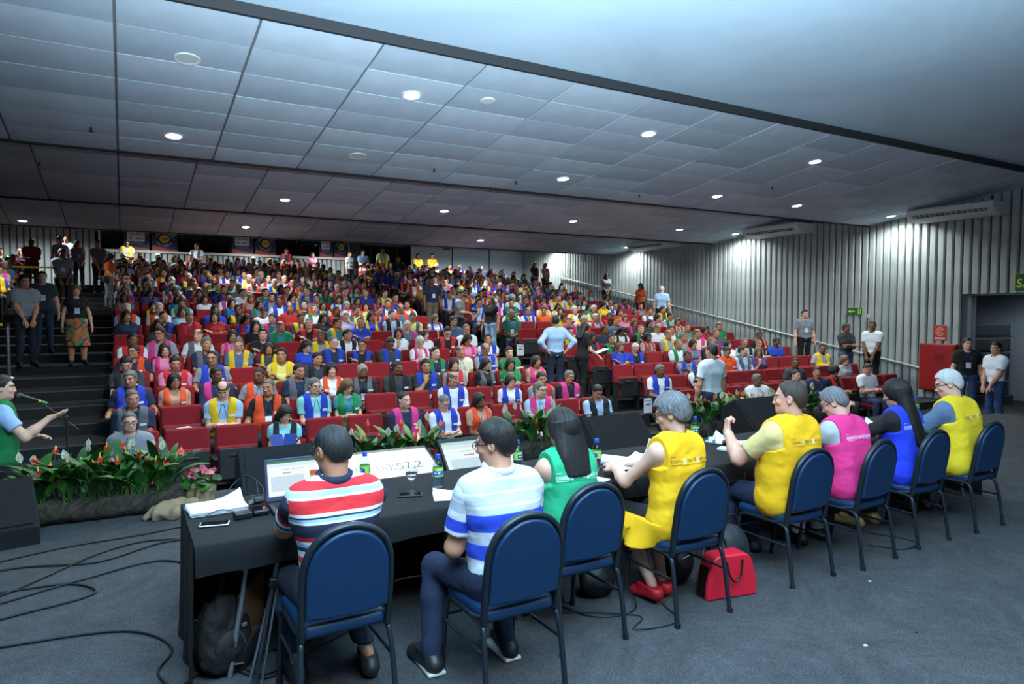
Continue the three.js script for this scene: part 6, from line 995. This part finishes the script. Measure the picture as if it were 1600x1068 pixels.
// ---- flower beds along the stage edge -----------------------------------------------------------------------------------------
function leafGeo(len, w, droop) { // stalk and blade in one, growing up from 0 and leaning to +z
  const P = [], I = [], n = 8, q = (t) => [0, len * (1.05 * t - droop * 0.42 * Math.max(0, t - 0.4) ** 2 * 2), len * (0.08 * t + (0.25 + 0.4 * droop) * t * t)];
  for (let i = 0; i <= n; i++) { const t = 0.42 + 0.58 * i / n, [x, y, z] = q(t), u = i / n, ww = w * Math.sin(Math.PI * Math.min(1, 0.06 + u * 0.94)) ** 0.75 * (1 - 0.3 * u); P.push(-ww, y + 0.1 * ww, z + 0.22 * ww, 0, y, z, ww, y + 0.1 * ww, z + 0.22 * ww); }
  for (let i = 0; i < n; i++) { const a = i * 3; I.push(a, a + 1, a + 3, a + 1, a + 4, a + 3, a + 1, a + 2, a + 4, a + 2, a + 5, a + 4); }
  const g = new THREE.BufferGeometry(); g.setAttribute('position', new THREE.BufferAttribute(new Float32Array(P), 3)); g.setIndex(I); g.computeVertexNormals();
  return join([g, tube([V(0, 0, 0), V(...q(0.22)), V(...q(0.43))], 0.0035, 5, 4)]);
}
const leafs = [leafGeo(0.36, 0.042, 0.5), leafGeo(0.4, 0.048, 1.0), leafGeo(0.28, 0.045, 0.3), leafGeo(0.44, 0.038, 0.7)];
const leafMats = ['#1f5019', '#2c6a20', '#184019', '#488a2c'].map((c) => M(c, 0.45, 0, { transmission: 0.15, thickness: 0 }));
const redM = M('#b01a17', 0.35), orangeM = M('#c93a1a', 0.4), whiteM = M('#e4e6da', 0.6, 0, { transmission: 0.2, thickness: 0 }), yellowM = M('#d0a52c', 0.6), stalkM = M('#3c6a2a', 0.6);
function spathe(len, w, pointed) { const P = [], I = [], n = 8; for (let i = 0; i <= n; i++) { const u = i / n, ww = w * Math.sin(Math.PI * (0.08 + 0.92 * u)) ** (pointed ? 1.2 : 0.6) * (pointed ? 1 : 1.1 - 0.4 * u), y = len * (pointed ? u : u - 0.25), z = pointed ? -0.02 + 0.03 * u * u : 0.012 * Math.sin(u * 3); P.push(-ww, y, z + (pointed ? 0.5 : 0.1) * ww, 0, y, z, ww, y, z + (pointed ? 0.5 : 0.1) * ww); } for (let i = 0; i < n; i++) { const a = i * 3; I.push(a, a + 1, a + 3, a + 1, a + 4, a + 3, a + 1, a + 2, a + 4, a + 2, a + 5, a + 4); } const g = new THREE.BufferGeometry(); g.setAttribute('position', new THREE.BufferAttribute(new Float32Array(P), 3)); g.setIndex(I); g.computeVertexNormals(); return fin(g); }
const lilySpathe = spathe(0.15, 0.04, true), anthSpathe = spathe(0.1, 0.045, false), spadix = join([cyl(0.006, 0.004, 0.05, 0, 0.01, 0.012, 6)]);
function plant(kind, p, label, n, h, flowers, group) {
  const t = thing(kind === 'lily' ? 'peace_lily' : 'anthurium', label, 'plant', p, 0, group);
  for (let i = 0; i < n; i++) { const l = mesh('leaf', leafs[Math.floor(rnd() * 4)], leafMats[Math.floor(rnd() * 4)], t), k = h * rr(0.75, 1.15); l.rotation.set(rr(-0.25, 0.25), i / n * 6.28 + rr(-0.4, 0.4), 0, 'YXZ'); l.scale.setScalar(k); l.position.set(rr(-0.05, 0.05), 0, rr(-0.04, 0.04)); }
  for (let i = 0; i < flowers; i++) {
    const a = rr(0, 6.28), r = rr(0.03, 0.14), hh = (kind === 'lily' ? rr(0.3, 0.44) : rr(0.26, 0.42)) * h, top = V(Math.cos(a) * r, hh, Math.sin(a) * r), fl = new THREE.Group(); fl.name = 'flower'; t.add(fl);
    mesh('stalk', tube([V(0, 0, 0), V(top.x * 0.3, hh * 0.5, top.z * 0.3), top], 0.0035, 8, 5), stalkM, fl);
    const s = mesh('spathe', kind === 'lily' ? lilySpathe : anthSpathe, kind === 'lily' ? whiteM : pick([redM, redM, orangeM]), fl); s.position.copy(top); s.rotation.set(kind === 'lily' ? rr(-0.2, 0.2) : rr(-0.9, -0.2), rr(-0.8, 0.8), rr(-0.3, 0.3)); s.scale.setScalar(kind === 'lily' ? rr(0.5, 0.85) : rr(0.5, 0.8));
    const d = mesh('spadix', spadix, yellowM, fl); d.position.copy(top).add(V(0, 0.01, 0.006)); d.rotation.copy(s.rotation);
  }
}
const soilMap = dataTex(256, (x, y, n) => { const g = 46 + 36 * (rnd() - 0.5) + 26 * tileNoise(x, y, n, 14) + 14 * tileNoise(x, y, n, 5, 3); return [g * 1.12, g * 0.98, g * 0.78]; }, 1 / 0.5), soilMat = M('#ffffff', 1, 0, { map: soilMap });
function bed(x0, x1, d0, d1, h, label) { // a long mound of shaggy coir holding the pots
  const hx = (x1 - x0) / 2, hd = (d1 - d0) / 2, g = net((x, y, z) => { const ax = Math.max(0, Math.abs(x) - hx + 0.1), az = Math.max(0, Math.abs(z) - hd + 0.1), ay = Math.max(0, Math.abs(y - h / 2) - h / 2 + 0.1); return Math.max(Math.hypot(ax, ay, az) - 0.1 + 0.02 * nz(x * 9, y * 9, z * 9) + 0.012 * nz(x * 30, y * 18, z * 30), -y); }, [-hx - 0.06, -0.03, -hd - 0.06], [hx + 0.06, h + 0.06, hd + 0.06], 0.022);
  const p = g.attributes.position, uv = g.attributes.uv; for (let i = 0; i < p.count; i++) uv.setXY(i, p.getX(i) + p.getZ(i), p.getY(i) + p.getZ(i) * 0.3);
  solo('planter', g, soilMat, label, 'planter', at((x0 + x1) / 2, (d0 + d1) / 2, 0));
}
const beds = [['left flower bed', -0.86, 0.52, 7.12, 7.55, 0.2, 15, 1.12], ['flower bed behind the timer screen', 1.95, 3.35, 7.2, 7.55, 0.22, 8, 1.0], ['small flower bed behind the green vest', 4.15, 4.95, 7.2, 7.55, 0.24, 5, 1.15], ['long flower bed below the white T-shirt', 7.15, 10.2, 7.2, 7.55, 0.22, 17, 1.1]];
for (const [name, x0, x1, d0, d1, h, n, sc] of beds) {
  bed(x0, x1, d0, d1, h, 'brown coir mound holding the ' + name);
  for (let i = 0; i < n; i++) { const lily = (i * 5 + 1) % 3 === 1, x = x0 + 0.1 + (x1 - x0 - 0.2) * (i + 0.5) / n + rr(-0.03, 0.03), d = i % 2 ? d0 + 0.1 : d1 - 0.1; plant(lily ? 'lily' : 'anthurium', at(x, d, h - 0.05), (lily ? 'white peace lily' : 'red anthurium') + ', ' + (ordinal[i] ?? ['fourteenth', 'fifteenth', 'sixteenth', 'seventeenth'][i - 13]) + ' plant from left in the ' + name, 16, sc, lily ? 2 : 2, 'plants of the ' + name); }
}
{ // begonia in sacking
  const t = thing('potted_begonia', 'pink begonia in a pot wrapped with sacking', 'plant', at(0.62, 7.2, 0));
  const wrap = net((x, y, z) => { const r = 0.11 + 0.05 * Math.max(0, y - 0.1) * 4; return Math.max(Math.hypot(x, z) - r - 0.02 * Math.sin(Math.atan2(z, x) * 7 + y * 9) - 0.02 * nz(x * 12, y * 12, z * 12), -y, y - 0.2 - 0.02 * Math.sin(Math.atan2(z, x) * 5)); }, [-0.22, -0.02, -0.22], [0.22, 0.26, 0.22], 0.012);
  mesh('sacking', wrap, M('#8c7a5e', 0.95, 0, { bumpMap: carpetBump, bumpScale: 0.002 }), t);
  const round = (() => { const g = new THREE.CircleGeometry(0.035, 10); const p = g.attributes.position; for (let i = 0; i < p.count; i++) p.setZ(i, 0.01 * Math.sin(p.getX(i) * 60)); g.computeVertexNormals(); return g; })();
  for (let i = 0; i < 46; i++) { const l = mesh('leaf', round, leafMats[i % 4], t), a = rnd() * 6.28, r = Math.sqrt(rnd()) * 0.17; l.position.set(Math.cos(a) * r, 0.2 + rr(0, 0.16) * (1 - r * 3), Math.sin(a) * r); l.rotation.set(rr(-1.4, -0.4), rr(-1, 1), rr(-1, 1)); }
  const petal = (() => { const l = []; for (let k = 0; k < 5; k++) { const g = new THREE.CircleGeometry(0.013, 7); g.translate(0.012, 0, 0); g.rotateY(-0.3); g.rotateZ(k * 1.257); l.push(g); } return join(l); })();
  for (let i = 0; i < 34; i++) { const f = mesh('blossom', petal, M(i % 3 ? '#c9526a' : '#d98a7a', 0.6), t), a = rnd() * 6.28, r = Math.sqrt(rnd()) * 0.13; f.position.set(Math.cos(a) * r, 0.31 + rr(0, 0.1) * (1 - r * 4), Math.sin(a) * r + 0.02); f.rotation.set(rr(-0.9, 0.2), rr(-0.6, 0.6), 0); }
  const sack = net((x, y, z) => Math.max(ell(x, y, z, 0, 0.04, 0, 0.26, 0.1, 0.15) + 0.035 * nz(x * 9, y * 9, z * 11) + 0.02 * Math.sin(x * 30 + z * 40 + 3 * nz(x * 6, 0, z * 6)) * 0.6, -y), [-0.32, -0.02, -0.22], [0.32, 0.2, 0.22], 0.012);
  solo('sacking_cloth', sack, M('#8c7a5e', 0.95), 'crumpled beige sacking cloth at the end of flower bed', 'cloth', at(0.4, 6.98, 0), 0.15);
}
renderer.render(scene, camera);
